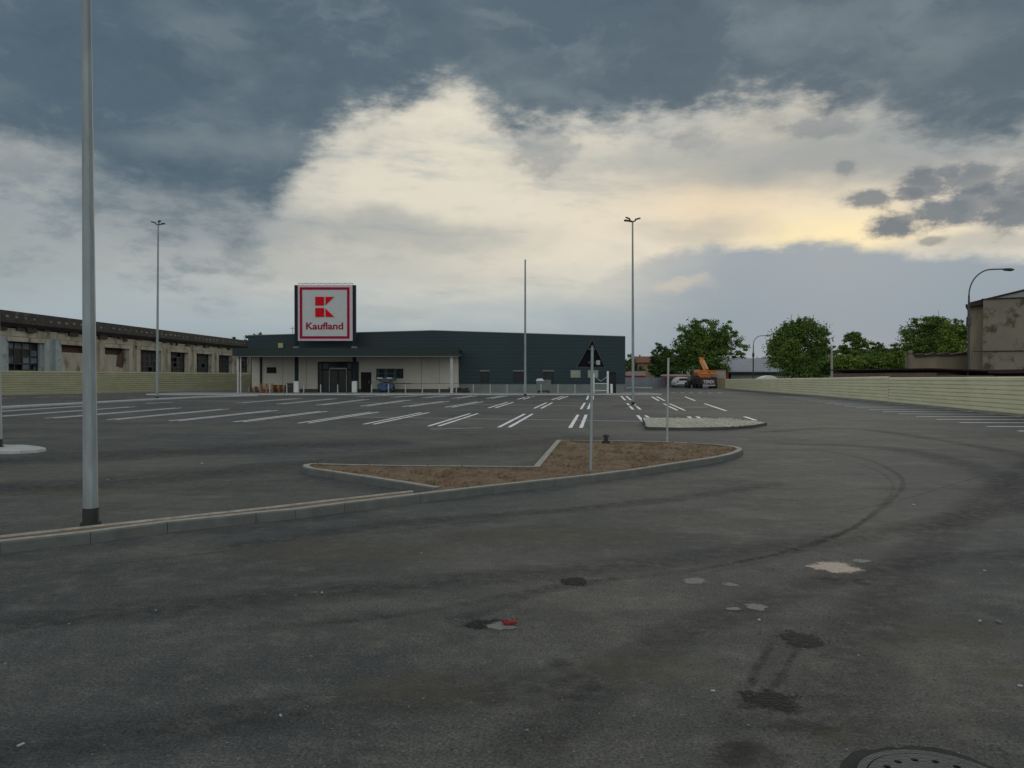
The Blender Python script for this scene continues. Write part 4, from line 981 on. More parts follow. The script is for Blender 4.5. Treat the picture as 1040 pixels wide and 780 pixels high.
for x in (-W_ + .25, W_ - .25):
    for y in (-.3, .3): MB().tube([(x, y - .04, .11), (x, y + .04, .11)], .11, 12).build('wheel', M['rubber'], t)
MB().box(-.35, -.42, .1, .45, -.1, .24).build('underframe', M['wood_dark'], t)
# galvanised trolley rail frame and navy cabin
Yt = 76.0; t = thing('rail_frame', 'pale steel frame with cross rails and V brace beside the navy cabin', 'rail frame', (WX(610, Yt), Yt, .12))
g = lambda px: WX(px, Yt) - WX(610, Yt); gz = lambda py: WZ(py, Yt) - .12
MB().box(g(603.2) - .05, -.05, 0, g(603.2) + .05, .05, gz(379.5)).build('post', M['white_paint'], t)
MB().box(g(617.3) - .09, -.05, 0, g(617.3) + .09, .05, gz(377)).build('post', M['white_paint'], t)
for py in (389.5, 396.6): MB().box(g(603.2) + .055, -.03, gz(py) - .035, g(617.3) - .095, .03, gz(py) + .035).build('rail', M['white_paint'], t)
MB().bar((g(604), 0, gz(382.5)), (g(610.3), 0, gz(387.2)), .05).bar((g(610.3), 0, gz(387.2)), (g(616.6), 0, gz(382.5)), .05).build('brace', M['galv_far'], t)
Yn = 77.0; t = thing('site_cabin', 'narrow tall navy blue cabin against the right end of the dark store', 'cabin', (WX(621.5, Yn), Yn, .12))
w_ = .33
MB().box(-.36, -.3, .45, .36, .3, 1.85).build('cabin_body', M['navy'], t, bevel=.02)
MB().prism([(-.42, 1.85), (.42, 1.85), (.3, 1.97), (-.3, 1.97)], 'y', -.36, .36).build('cabin_roof', M['navy'], t)
for x in (-.26, .26): MB().box(x - .1, -.28, 0, x + .1, .28, .45).build('leg', M['navy'], t)
MB().box(-.28, -.325, .5, .28, -.303, 1.75).build('door', M['frame_dark'], t)

# ------------------------------------------------------------------ FENCES
def fence(name, label, pts, mt, panel=6.0, ribs=8, postm='galv_far', foot='edging_lit_top', depth=.055):
    """pts: (x, y, top height); horizontally profiled sheet with real ribs"""
    t = thing(name, label, 'fence', (pts[0][0], pts[0][1], 0)); base = Vector((pts[0][0], pts[0][1], 0))
    for (xa, ya, ha), (xb, yb, hb) in zip(pts, pts[1:]):
        A = Vector((xa, ya, 0)) - base; B = Vector((xb, yb, 0)) - base; L = (B - A).length; n = max(1, round(L / panel))
        d = (B - A).normalized(); nn = Vector((-d.y, d.x, 0))
        if nn.dot(Vector((-xa, -ya, 0))) < 0: nn = -nn       # towards the lot
        for i in range(n):
            a = A.lerp(B, i / n) + d * .006; b = A.lerp(B, (i + 1) / n) - d * .006
            h0 = ha + (hb - ha) * i / n; h1 = ha + (hb - ha) * (i + 1) / n
            m = MB(); prof = []
            for k in range(ribs):
                for f_, o_ in ((0, 0), (.12, 1), (.72, 1), (.84, 0)): prof.append(((k + f_) / ribs, o_ * depth))
            prof.append((1.0, 0))
            vs = []; jz = rnd.uniform(-.006, .006)
            for tt, off in prof:
                for p_, h_ in ((a, h0), (b, h1)): vs.append(p_ + nn * off + Vector((0, 0, .1 + tt * (h_ - .1 + jz))))
            k2 = len(prof)
            for tt, off in prof:
                for p_, h_ in ((a, h0), (b, h1)): vs.append(p_ + nn * (off - .004) + Vector((0, 0, .1 + tt * (h_ - .1 + jz))))
            fs = [(2 * k, 2 * k + 1, 2 * k + 3, 2 * k + 2) for k in range(k2 - 1)] + [(2 * k2 + 2 * k, 2 * k2 + 2 * k + 2, 2 * k2 + 2 * k + 3, 2 * k2 + 2 * k + 1) for k in range(k2 - 1)]
            fs += [(2 * k2 - 2, 2 * k2 - 1, 4 * k2 - 1, 4 * k2 - 2)]
            m.add(vs, fs); m.build('panel', M[mt], t, recalc=False)
            pb = a - nn * .06; MB().bar(pb, pb + Vector((0, 0, h0 - .05)), .07).build('post', M[postm], t)
        f = MB(); q0 = A + nn * .12; q1 = B + nn * .12; r0 = A - nn * .1; r1_ = B - nn * .1
        f.add([(*q0.xy, -.02), (*q1.xy, -.02), (*r1_.xy, -.02), (*r0.xy, -.02), (*q0.xy, .11), (*q1.xy, .11), (*r1_.xy, .11), (*r0.xy, .11)],
              [(0, 1, 5, 4), (4, 5, 6, 7), (2, 3, 7, 6), (1, 2, 6, 5), (0, 4, 7, 3)]); f.build('footing', M[foot], t)
    return t
def at_f(px, py, ptop): p = G(px, py); return (p.x, p.y, WZ(ptop, p.y))
f0 = at_f(1040, 423.3, 382.4); f1 = at_f(903, 409.6, 383.2); f2 = at_f(828, 402.6, 384); f3 = at_f(737, 395.2, 385)
dx = (f0[0] - f1[0]) / (f0[1] - f1[1])
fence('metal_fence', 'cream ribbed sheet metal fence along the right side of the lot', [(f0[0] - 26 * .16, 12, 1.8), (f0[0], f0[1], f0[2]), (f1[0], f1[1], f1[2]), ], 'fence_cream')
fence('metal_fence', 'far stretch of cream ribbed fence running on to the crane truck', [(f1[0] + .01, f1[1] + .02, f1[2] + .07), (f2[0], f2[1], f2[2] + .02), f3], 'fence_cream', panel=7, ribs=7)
l0 = at_f(0, 401.9, 376.4); l1 = at_f(130, 398.9, 377.6); l2 = at_f(256, 396.2, 379.4)
ldx = ((l1[0] - l0[0]) / (l1[1] - l0[1]))
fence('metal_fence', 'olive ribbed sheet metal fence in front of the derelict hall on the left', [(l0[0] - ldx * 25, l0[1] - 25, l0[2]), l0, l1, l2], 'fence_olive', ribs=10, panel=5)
# concrete wall at the far end
YW = 124.0
t = thing('concrete_wall', 'low blue grey concrete wall closing the far end of the lot', 'wall', (WX(600, YW), YW, 0))
xa, xb = WX(600, YW), WX(737, YW); n = 9
for i in range(n):
    a = (xb - xa) * i / n; b = (xb - xa) * (i + 1) / n
    MB().box(a + .02, -.1, 0, b - .02, .1, 1.42 + (.03 if i % 2 else 0)).build('wall_panel', M['concrete_wall'], t)
    MB().box(a - .1, -.16, 0, a + .015, .14, 1.5).build('post', M['concrete_wall'], t)

# ------------------------------------------------------------------ DERELICT HALL on the left
YA, YE = 46.0, 147.0; AX = lambda y: -48 + .012 * (y - 76)
hall = thing('derelict_hall', 'long derelict factory hall with crumbling cornice and broken windows behind the olive fence', 'hall', (AX(YA), YA, 0), -math.atan(.012))
# local frame: x = outward (towards the lot), y = along the wall
Lh = YE - YA; ZR = 7.85; s_of = lambda y: y - YA
starts = [77.9 + 9.0 * k for k in range(-3, 8)]
MB().box(-18, 0, 0, -.9, Lh, 7.2).build('hall_body', M['rend_dark'], hall)
# fascia of ribbed roof slabs with round openings
fs_ = MB(); fs_.prism([(-1.0, 6.15), (.35, 6.45), (.85, 6.75), (.85, ZR), (-1.0, ZR + .12)], 'y', -.2, Lh).build('cornice', M['cornice'], hall)
sp_ = MB()
k = 0; y = .6
while y < Lh - .5:
    r = rnd.uniform(.13, .26); zc_ = 7.28 + rnd.uniform(-.05, .05)
    if rnd.random() < .8:
        poly = [(y + r * 1.15 * math.cos(a_ * math.pi / 5), zc_ + r * .55 * math.sin(a_ * math.pi / 5)) for a_ in range(10)]
        sp_.prism(poly, 'x', .853, .862)
    y += 1.42
M['cornice_hole'] = mat('cornice_spalls', (0.26, 0.25, 0.22), (0.09, 0.085, 0.08), 0.9, scale=1.1)
sp_.build('cornice_spalls', M['cornice_hole'], hall)
y = 0
while y < Lh - 1:
    w_ = rnd.uniform(.5, 1.8); MB().box(.05, y, 5.95 + rnd.uniform(0, .35), .15 + rnd.uniform(0, .2), y + w_, 6.5).build('broken_soffit', M['cornice'], hall); y += w_ + rnd.uniform(.3, 3)
MB().box(-.9, 0, 5.55, .05, Lh, 6.3).build('upper_band', M['rend_light'], hall)
for k, sy in enumerate(starts):
    y0 = s_of(sy); y1 = y0 + 5.1; ynext = s_of(sy + 9.0)
    if y0 < 0: continue
    wallm = 'blue_render' if sy < 80 else 'rend_light'
    # wall between this window and the next, with two pilasters
    MB().box(-.9, y1, 0, 0, min(ynext, Lh), 5.549).build('wall_bay', M[wallm], hall)
    pm = MB(); pm.box(.002, y1 + .4, 0, .22, y1 + 1.3, 5.5); pm.box(.002, ynext - 1.5, 0, .22, ynext - .5, 5.5); pm.build('pilaster', M[wallm], hall)
    MB().box(-.2, y0 - .6, 5.05, .3, y1 + .6, 5.5).build('lintel', M['rend_light'] if k else M['blue_render'], hall)
    MB().box(-.9, y0, 0, .002, y1, 2.1).build('sill_wall', M[wallm], hall)
    MB().box(-.5, y0, 2.1, .12, y1, 2.2).build('sill', M['rend_light'], hall)
    infill = abs(sy - 86.9) < 1 or abs(sy - 95.9) < 1
    if infill:
        MB().box(-.5, y0, 2.2, -.2, y1, 4.25).build('infill', M['rend_light'], hall)
        MB().box(-.8, y0, 4.25, -.5, y1, 5.05).build('rusty_opening', M['rust_strip'], hall)
        if sy > 94: MB().prism([(y0 + 3.0, 2.9), (y0 + 4.6, 2.7), (y1 - .1, 3.6), (y1 - .2, 4.6), (y0 + 3.4, 4.3)], 'x', -.19, -.15).build('broken_plaster', M['rust_strip'], hall)
    else:
        fr_ = MB(); t_ = .06
        cols = 4; rows = 4
        for c_ in range(cols + 1): yy = y0 + (y1 - y0) * c_ / cols; yy = min(max(yy, y0 + t_), y1 - t_); fr_.box(-.36, yy - t_, 2.2, -.22, yy + t_, 5.049)
        for r_ in range(rows + 1): zz_ = 2.2 + 2.85 * r_ / rows; zz_ = min(max(zz_, 2.2 + t_), 5.04 - t_); fr_.box(-.35, y0, zz_ - t_, -.23, y1, zz_ + t_)
        wf = fr_.build('window', M['frame_dark'], hall)
        MB().box(-.8, y0, 2.2, -.7, y1, 5.049).build('dark_interior', M['void'], wf)
        bm_ = MB(); bd_ = MB()
        for c_ in range(cols):
            for r_ in range(rows):
                if rnd.random() < .22: continue
                ya_ = y0 + (y1 - y0) * c_ / cols + .07; yb_ = y0 + (y1 - y0) * (c_ + 1) / cols - .07; za = 2.2 + 2.85 * r_ / rows + .07; zb_ = 2.2 + 2.85 * (r_ + 1) / rows - .07
                (bd_ if rnd.random() < (.35 if sy < 80 else .75) else bm_).box(-.3, ya_, za, -.285, yb_, zb_)
        if bm_.v: bm_.build('dusty_panes', M['glass_blue'] if sy > 80 else mat('blue_dust_glass', (0.05, 0.08, 0.10), (0.17, 0.21, 0.24), .9, scale=.9, spec=.05), wf)
        if bd_.v: bd_.build('dark_panes', M['void'], wf)

# ------------------------------------------------------------------ RUINS on the right
YR = 58.0; rx = lambda px: WX(px, YR); rz_ = lambda py: WZ(py, YR)
t = thing('ruined_building', 'tall stained concrete ruin with pale gable roof behind the fence on the right', 'building', (rx(998), YR, 0), R(-31))
x0 = rx(998)
MB().box(0, 0, 0, 18, 16, rz_(304.3)).build('wall', M['rend_dark'], t)
MB().box(-.1, -.1, rz_(304.3), 18, .45, rz_(303.4)).build('coping', M['rust_roof'], t)
lw = MB(); xl = rx(983.8) - x0
lw.box(xl, .6, 0, -.003, 14, rz_(309)).build('side_wall', M['rend_pale'], t)
MB().prism([(xl - .1, rz_(311)), (-.05, rz_(309.5)), (-.05, rz_(305.8)), (xl - .1, rz_(308.3))], 'y', .1, 14).build('eave', M['rust_roof'], t)
gx = rx(985) - x0
MB().prism([(gx, rz_(308)), (18, rz_(308)), (rx(1130) - x0, rz_(270)), (rx(1040) - x0, rz_(295.3))], 'y', .5, 15).build('gable_roof', M['grey_board'], t)
MB().prism([(gx, rz_(308) + .02), (rx(1040) - x0, rz_(295.3) + .02), (rx(1130) - x0, rz_(270) + .02), (rx(1130) - x0, rz_(270) + .12), (rx(1040) - x0, rz_(295.3) + .13), (gx, rz_(308) + .12)], 'y', .4, 15.2).build('roof_edge', M['rust_roof'], t)
# band line, pipe and blistered plaster on the wall
MB().box(-.6, -.06, rz_(357.2), 18, -.003, rz_(356.4)).build('string_course', M['rust_roof'], t)
# lower wall beside it
Yq = 61.0; qx = lambda px: WX(px, Yq); qz = lambda py: WZ(py, Yq)
t = thing('ruined_wall', 'low crumbling concrete wall with dark ragged top left of the tall ruin', 'wall', (qx(923), Yq, 0)); x0 = qx(923)
e = qx(984) - x0
top = [(0, qz(360.5)), (.35, qz(360)), (.5, qz(363)), (1.1, qz(362.6)), (2, qz(361.6)), (3, qz(361.8)), (e, qz(359.5))]
MB().prism([(0, 0), (e, 0)] + list(reversed(top)), 'y', 0, .6).build('wall_face', M['rend_pale'], t)
cp_ = MB()
for a, b in zip(top[1:], top[2:]): cp_.prism([(a[0], a[1] + .01), (b[0] - .03, b[1] + .01), (b[0] - .03, b[1] + rnd.uniform(.12, .28)), (a[0], a[1] + rnd.uniform(.12, .25))], 'y', -.12, .7)
cp_.build('ragged_coping', M['rust_roof'], t)
MB().lathe([(.14, 0), (.2, .12), (.2, .3), (.05, .36)], 10, (.2, .2, qz(360.4))).build('chimney_stub', M['rend_pale'], t)
# long low shed with dark roof edge right behind the fence
pts = [(WX(846, 76), 76), (WX(898, 60), 60), (WX(952, 54), 54), (WX(1010, 46), 46), (WX(1075, 40), 40)]
labs = ['long low brick shed with dark thin roof just behind the far fence', 'low brick shed with rusty roof beside the fence step', 'low maroon roofed shed in front of the crumbling wall', 'nearest low maroon roofed shed before the tall ruin']
tops = [375.3, 374.6, 373.8, 375.6, 374.5]
for i, ((xa, ya), (xb, yb)) in enumerate(zip(pts, pts[1:])):
    t = thing('low_shed', labs[i], 'shed', (xa, ya, 0)); d = Vector((xb - xa, yb - ya, 0)); L = d.length; t.rotation_euler = (0, 0, math.atan2(d.y, d.x))
    za, zb_ = WZ(tops[i], ya), WZ(tops[i + 1], yb); zt_ = (za + zb_) / 2
    MB().box(0.05, 0, 0, L - .05, 2.4, min(za, zb_) - .3).build('shed_wall', M['brick' if i < 3 else 'maroon_roof'], t)
    r_ = MB(); th = .14 if i < 3 else .4
    r_.add([(0, -.35, za - th * .5), (L, -.35, zb_ - th * .5), (L, 2.8, zb_ - .7), (0, 2.8, za - .7), (0, -.35, za), (L, -.35, zb_), (L, 2.8, zb_ - .3), (0, 2.8, za - .3)], [(0, 1, 5, 4), (4, 5, 6, 7), (3, 2, 1, 0), (0, 4, 7, 3), (1, 2, 6, 5), (2, 3, 7, 6)])
    r_.build('roof', M['rust_roof' if i < 2 else 'maroon_roof'], t)

# ------------------------------------------------------------------ curved street lamps, concrete pole
def street_lamp(label, px, Y_, pytop, pxend, mt='dark_metal', r=.09, head=.55):
    x = WX(px, Y_); zt_ = WZ(pytop, Y_); L = WX(pxend, Y_) - x
    t = thing('street_lamp', label, 'street lamp', (x, Y_, 0), 0, 'arched steel street lamps behind the fence')
    zb_ = zt_ - L * .62
    MB().tube([(0, 0, 0), (0, 0, zb_ * .72), (0, 0, zb_)], [r, r * .85, r * .6], 10).build('pole', M[mt], t, smooth=True)
    MB().lathe([(r * 1.5, 0), (r * 1.6, .1), (r * 1.6, .5), (r, .6)], 10, (0, 0, zb_ * .72)).build('joint_box', M[mt], t)
    arc = []
    ex = L * .55
    for k in range(11):
        a = math.pi / 2 * k / 10; arc.append((ex * (1 - math.cos(a)), 0, zb_ + (zt_ - zb_) * math.sin(a)))
    arc.append((L * .82, 0, zt_ + .02))
    am = MB().tube(arc, r * .45, 8).build('arm', M[mt], t, smooth=True)
    MB().lathe([(.03, 0), (.11, .12), (.13, .4), (.05, head)], 12).build('lamp_head', M['dark_metal'], am)
    h = [c for c in kids(am)][-1]; h.rotation_euler = (0, R(92), 0); h.location = (L * .8, 0, zt_)
    h.scale = (.75, 1.5, L * .27 / head)
    return t
street_lamp('tall arched street lamp beside the tall ruin on the right', 983.6, 50.0, 273.6, 1026)
street_lamp('smaller distant arched street lamp in front of the grey metal roof', 765, 112.0, 341, 780, r=.1)
t = thing('utility_pole', 'straight pale concrete pole between the bushy tree and the low shed', 'pole', (WX(845, 80), 80, 0))
MB().tube([(0, 0, 0), (-.04, 0, WZ(352.5, 80))], [.14, .1], 8).build('pole', M['pvc'], t)
MB().cbox((-.04, 0, WZ(353.5, 80)), (.3, .1, .08)).build('crossarm', M['pvc'], t)

# ------------------------------------------------------------------ far right yard: hall, gate pillar, crane, tractor, car
Yh = 150.0; hx = lambda px: WX(px, Yh); hz2 = lambda py: WZ(py, Yh)
t = thing('metal_roof_hall', 'low hall with wide blue grey metal roof and dark red gable', 'hall', (hx(742), Yh, 0)); x0 = hx(742)
W2 = hx(805) - x0
e_z = hz2(377.2); r_zz = WZ(363.8, Yh + 8)
MB().box(.3, .8, 0, W2, 16, e_z - .1).build('wall', M['grey_board'], t)
MB().add([(-.4, 0, e_z), (W2, 0, e_z), (W2, 8, r_zz), (-1.6, 8, r_zz), (-.4, 0, e_z - .12), (W2, 0, e_z - .12), (W2, 16, e_z), (-.4, 16, e_z)], [(0, 1, 2, 3), (4, 5, 1, 0), (3, 2, 6, 7)]).build('roof', M['metal_roof'], t, recalc=False)
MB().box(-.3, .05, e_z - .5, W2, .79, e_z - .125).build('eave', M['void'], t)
MB().add([(-.45, -.1, e_z + .05), (-.45, 16, e_z), (-1.65, 8, r_zz + .05), (-1.5, -.1, .2), (-1.2, 16, .2), (-.2, .2, 0)], [(0, 2, 1), (0, 3, 2), (3, 4, 1, 2), (0, 5, 3)]).build('gable', M['red_trim'], t)
MB().box(-2.6, .5, 0, -.6, 15, WZ(370, Yh)).build('side_annex', M['frame_dark'], t)
# gate pillar at the end of the fence
Yg = 113.5; t = thing('gate_pillar', 'beige masonry gate pillar at the far end of the cream fence', 'pillar', (WX(731.5, Yg), Yg, 0))
MB().box(-.55, -.3, 0, .55, .3, WZ(384.5, Yg)).build('pillar_base', M['house_wall'], t)
MB().box(-.68, -.36, WZ(384.5, Yg), .68, .36, WZ(376.2, Yg)).build('pillar_top', M['rend_light'], t)
MB().box(-.74, -.42, WZ(376.2, Yg), .74, .42, WZ(375.6, Yg)).build('cap', M['rend_pale'], t)
# crane truck
Yk = 110.0; kx = lambda px: WX(px, Yk) - WX(720, Yk); kz = lambda py: WZ(py, Yk)
t = thing('crane_truck', 'orange crane truck seen from behind with raised boom and dark maroon tail', 'crane truck', (WX(720, Yk), Yk, 0))
tail = MB().box(kx(711.5), 0, .55, kx(728.3), 3.6, kz(383.6)).build('tail_body', M['maroon'], t, bevel=.05)
text_mesh('lettering', 'TEREX', .62, M['white_paint'], tail, (kx(719.8), -.03, kz(389.3)), off=.01, width=kx(725.8) - kx(714.2))
for s_ in (-1, 1):
    w_ = MB().tube([(s_ * .98 - .2, .7, .5), (s_ * .98 + .2, .7, .5)], .5, 18).build('wheel', M['rubber'], t)
    MB().tube([(s_ * .98 - .21, .7, .5), (s_ * .98 + .21, .7, .5)], .22, 12).build('rim', M['dark_metal'], w_)
    w_ = MB().tube([(s_ * .98 - .2, 3.1, .5), (s_ * .98 + .2, 3.1, .5)], .5, 18).build('wheel', M['rubber'], t)
    MB().tube([(s_ * .98 - .21, 3.1, .5), (s_ * .98 + .21, 3.1, .5)], .22, 12).build('rim', M['dark_metal'], w_)
MB().cbox((0, -.1, .42), (1.7, .2, .2)).build('bumper', M['galv_far'], t, bevel=.02)
tt = MB().prism([(kx(709.5), kz(381.5)), (kx(712), kz(383.4)), (kx(727), kz(383.4)), (kx(728.6), kz(380)), (kx(727.5), kz(376.2)), (kx(711), kz(375.6)), (kx(709), kz(378))], 'y', .2, 3.0).build('turntable', M['orange'], t, bevel=.04)
MB().box(kx(712), .12, kz(379.6), kx(727), .198, kz(378.8)).build('stripe', M['orange_pale'], tt)
MB().box(kx(722.5), -.1, kz(383), kx(728.4), .198, kz(380.6)).build('winch', M['bin'], tt)
MB().box(kx(720), .05, kz(378.6), kx(721.2), .197, kz(377.6)).build('lamp', M['black'], tt)
bmn = MB().bar((kx(719.5), 1.2, kz(375.8)), (kx(715.4), 1.8, kz(364.8)), .62, .5).build('boom', M['orange_pale'], t, bevel=.04)
MB().cbox((kx(715.3), 1.8, kz(364)), (.6, .6, .4)).build('boom_head', M['orange'], bmn, bevel=.04)
MB().bar((kx(718.4), .93, kz(374.5)), (kx(716.2), 1.5, kz(367)), .16, .06).build('boom_stripe', M['orange'], bmn)
# green tractor
Yx = 114.0; kx = lambda px: WX(px, Yx) - WX(704.5, Yx); kz = lambda py: WZ(py, Yx)
t = thing('tractor', 'green tractor with pale cab frame parked left of the orange crane truck', 'tractor', (WX(704.5, Yx), Yx, 0))
MB().box(-.42, .2, .45, .42, 2.6, 1.25).build('body', M['green_paint'], t, bevel=.06)
MB().box(-.3, -.6, .6, .3, .19, 1.1).build('rear_hitch', M['dark_metal'], t)
fr_ = MB()
for s_ in (-1, 1):
    for y in (0, 1.3): fr_.bar((s_ * .58, y, 1.0), (s_ * .55, y + .05, kz(375.8)), .07)
    fr_.bar((s_ * .55, 0, kz(375.8)), (s_ * .55, 1.35, kz(375.8)), .07)
fr_.bar((-.6, .03, kz(375.8)), (.9, .03, kz(375.8)), .09); fr_.bar((-.58, 1.35, kz(375.8)), (.58, 1.35, kz(375.8)), .07)
fr_.build('cab_frame', M['pvc'], t)
MB().box(-.5, .1, 1.26, .5, 1.2, 1.45).build('seat_deck', M['teal_mesh'], t)
MB().box(-.22, .5, 1.45, .22, .62, 2.0).build('seat', M['blue'], t, bevel=.03)
MB().cbox((-.05, .1, kz(372.8)), (.22, .2, .5)).build('beacon', mat('teal_lamp', (.03, .16, .15), (.02, .1, .1), .5), t)
for s_ in (-1, 1):
    w_ = MB().tube([(s_ * .6 - .17, .3, .62), (s_ * .6 + .17, .3, .62)], .62, 20).build('wheel', M['rubber'], t); MB().tube([(s_ * .6 - .18, .3, .62), (s_ * .6 + .18, .3, .62)], .3, 12).build('rim', M['green_paint'], w_)
    w_ = MB().tube([(s_ * .55 - .12, 2.3, .4), (s_ * .55 + .12, 2.3, .4)], .4, 16).build('wheel', M['rubber'], t); MB().tube([(s_ * .55 - .13, 2.3, .4), (s_ * .55 + .13, 2.3, .4)], .2, 12).build('rim', M['green_paint'], w_)
    MB().prism([(-.35, 1.0), (-.2, 1.32), (.75, 1.32), (.95, 1.0)], 'x', s_ * .62 - .16, s_ * .62 + .16).build('mudguard', M['green_paint'], t)
# white car
Yw = 118.0
t = thing('parked_car', 'small white rounded car parked before the wall left of the green tractor', 'car', (WX(694.5, Yw), Yw, 0))
prof = [(-1.05, .28), (-1.12, .75), (-.98, 1.02), (-.68, 1.42), (-.3, 1.52), (.35, 1.5), (.72, 1.36), (.98, 1.02), (1.08, .72), (1.05, .28)]
bd = MB().prism(prof, 'y', -.02, 3.9).build('body', M['white_paint'], t, bevel=.05)
MB().prism([(-.78, 1.02), (-.6, 1.34), (.62, 1.34), (.8, 1.02)], 'y', -.05, -.022).build('rear_window', M['glass_blue'], t)
MB().box(-1.0, -.14, .3, 1.0, -.023, .52).build('bumper', M['bin'], t, bevel=.03)
for s_ in (-1, 1):
    MB().box(s_ * .9 - .1, -.05, .7, s_ * .9 + .1, -.022, .98).build('tail_light', M['red_trim'], t)
    for y in (.7, 3.2):
        w_ = MB().tube([(s_ * .92 - .1, y, .31), (s_ * .92 + .1, y, .31)], .31, 18).build('wheel', M['rubber'], t); MB().tube([(s_ * .92 - .105, y, .31), (s_ * .92 + .105, y, .31)], .17, 12).build('rim', M['galv_far'], w_)
# red framed shelter behind the lot end
Yv = 121.5; vx = lambda px: WX(px, Yv) - WX(674, Yv); vz = lambda py: WZ(py, Yv)
t = thing('open_shelter', 'open shelter with red posts and faded pink flat roof before the concrete wall', 'shelter', (WX(674, Yv), Yv, 0))
for px in (673.8, 701): MB().box(vx(px) - .09, -.09, 0, vx(px) + .09, .09, vz(382.6)).build('post', M['red_trim'], t)
MB().box(vx(672.8), -.15, vz(383.4), vx(702), .1, vz(382)).build('beam', M['red_trim'], t)
MB().prism([(vx(672.5), vz(382)), (vx(702.3), vz(382)), (vx(700), vz(380.2)), (vx(675), vz(380.2))], 'y', -.2, 1.9).build('roof', M['pink_roof'], t)
# white sheeted mound behind the fence
t0 = MB(); pr = [(-1.3, 0), (-1.3, 1.1), (-.9, 1.5), (-.3, 1.72), (.3, 1.76), (.8, 1.6), (1.2, 1.25), (1.4, 0)]
t0.prism(pr, 'y', 0, 1.6); o = t0.build('covered_heap', M['white_paint'], bevel=.08); o.location = (WX(781, 93), 93, 0); tag(o, 'white sheeted heap showing just over the far cream fence', 'covered heap')
# house with tiled roof, sheds beyond the wall
Yo = 150.0; ox = lambda px: WX(px, Yo); oz = lambda py: WZ(py, Yo)
t = thing('house', 'small house with orange tiled roof between the store and the dark tree', 'house', (ox(655), Yo, 0)); x0 = ox(655)
MB().box(ox(648) - x0, 0, 0, ox(668) - x0, 7, oz(368)).build('wall', M['house_wall'], t)
MB().add([(ox(645) - x0, -.5, oz(368.3)), (ox(670) - x0, -.5, oz(368.3)), (ox(668) - x0, 3.5, oz(361.5)), (ox(646) - x0, 3.5, oz(361.5)), (ox(645) - x0, 7.5, oz(368.3)), (ox(670) - x0, 7.5, oz(368.3))], [(0, 1, 2, 3), (3, 2, 5, 4), (0, 3, 4), (1, 5, 2)]).build('roof', M['tile_roof'], t)
wn = MB().box(ox(649.5) - x0, -.05, oz(377), ox(652) - x0, -.003, oz(371.5)).build('window', M['frame_dark'], t)
MB().box(ox(649.9) - x0, -.06, oz(376.6), ox(651.6) - x0, -.052, oz(372)).build('pane', M['glass_dark'], wn)
MB().box(ox(652) - x0, 3, oz(363), ox(653.2) - x0, 3.5, oz(359.8)).build('chimney', M['brick'], t)
Yp = 132.0; ox = lambda px: WX(px, Yp); oz = lambda py: WZ(py, Yp)
t = thing('low_shed', 'low pale roofed shed with red lower edge behind the wall next to the store', 'shed', (ox(636), Yp, 0)); x0 = ox(636)
MB().box(0, 0, 0, ox(655.5) - x0, 3, oz(381.6)).build('shed_wall', M['red_trim'], t)
MB().prism([(-.1, oz(381.6)), (ox(656) - x0, oz(381.6)), (ox(655) - x0, oz(376.8)), (0, oz(377.3))], 'y', -.2, 3.2).build('roof', M['pink_roof'], t)

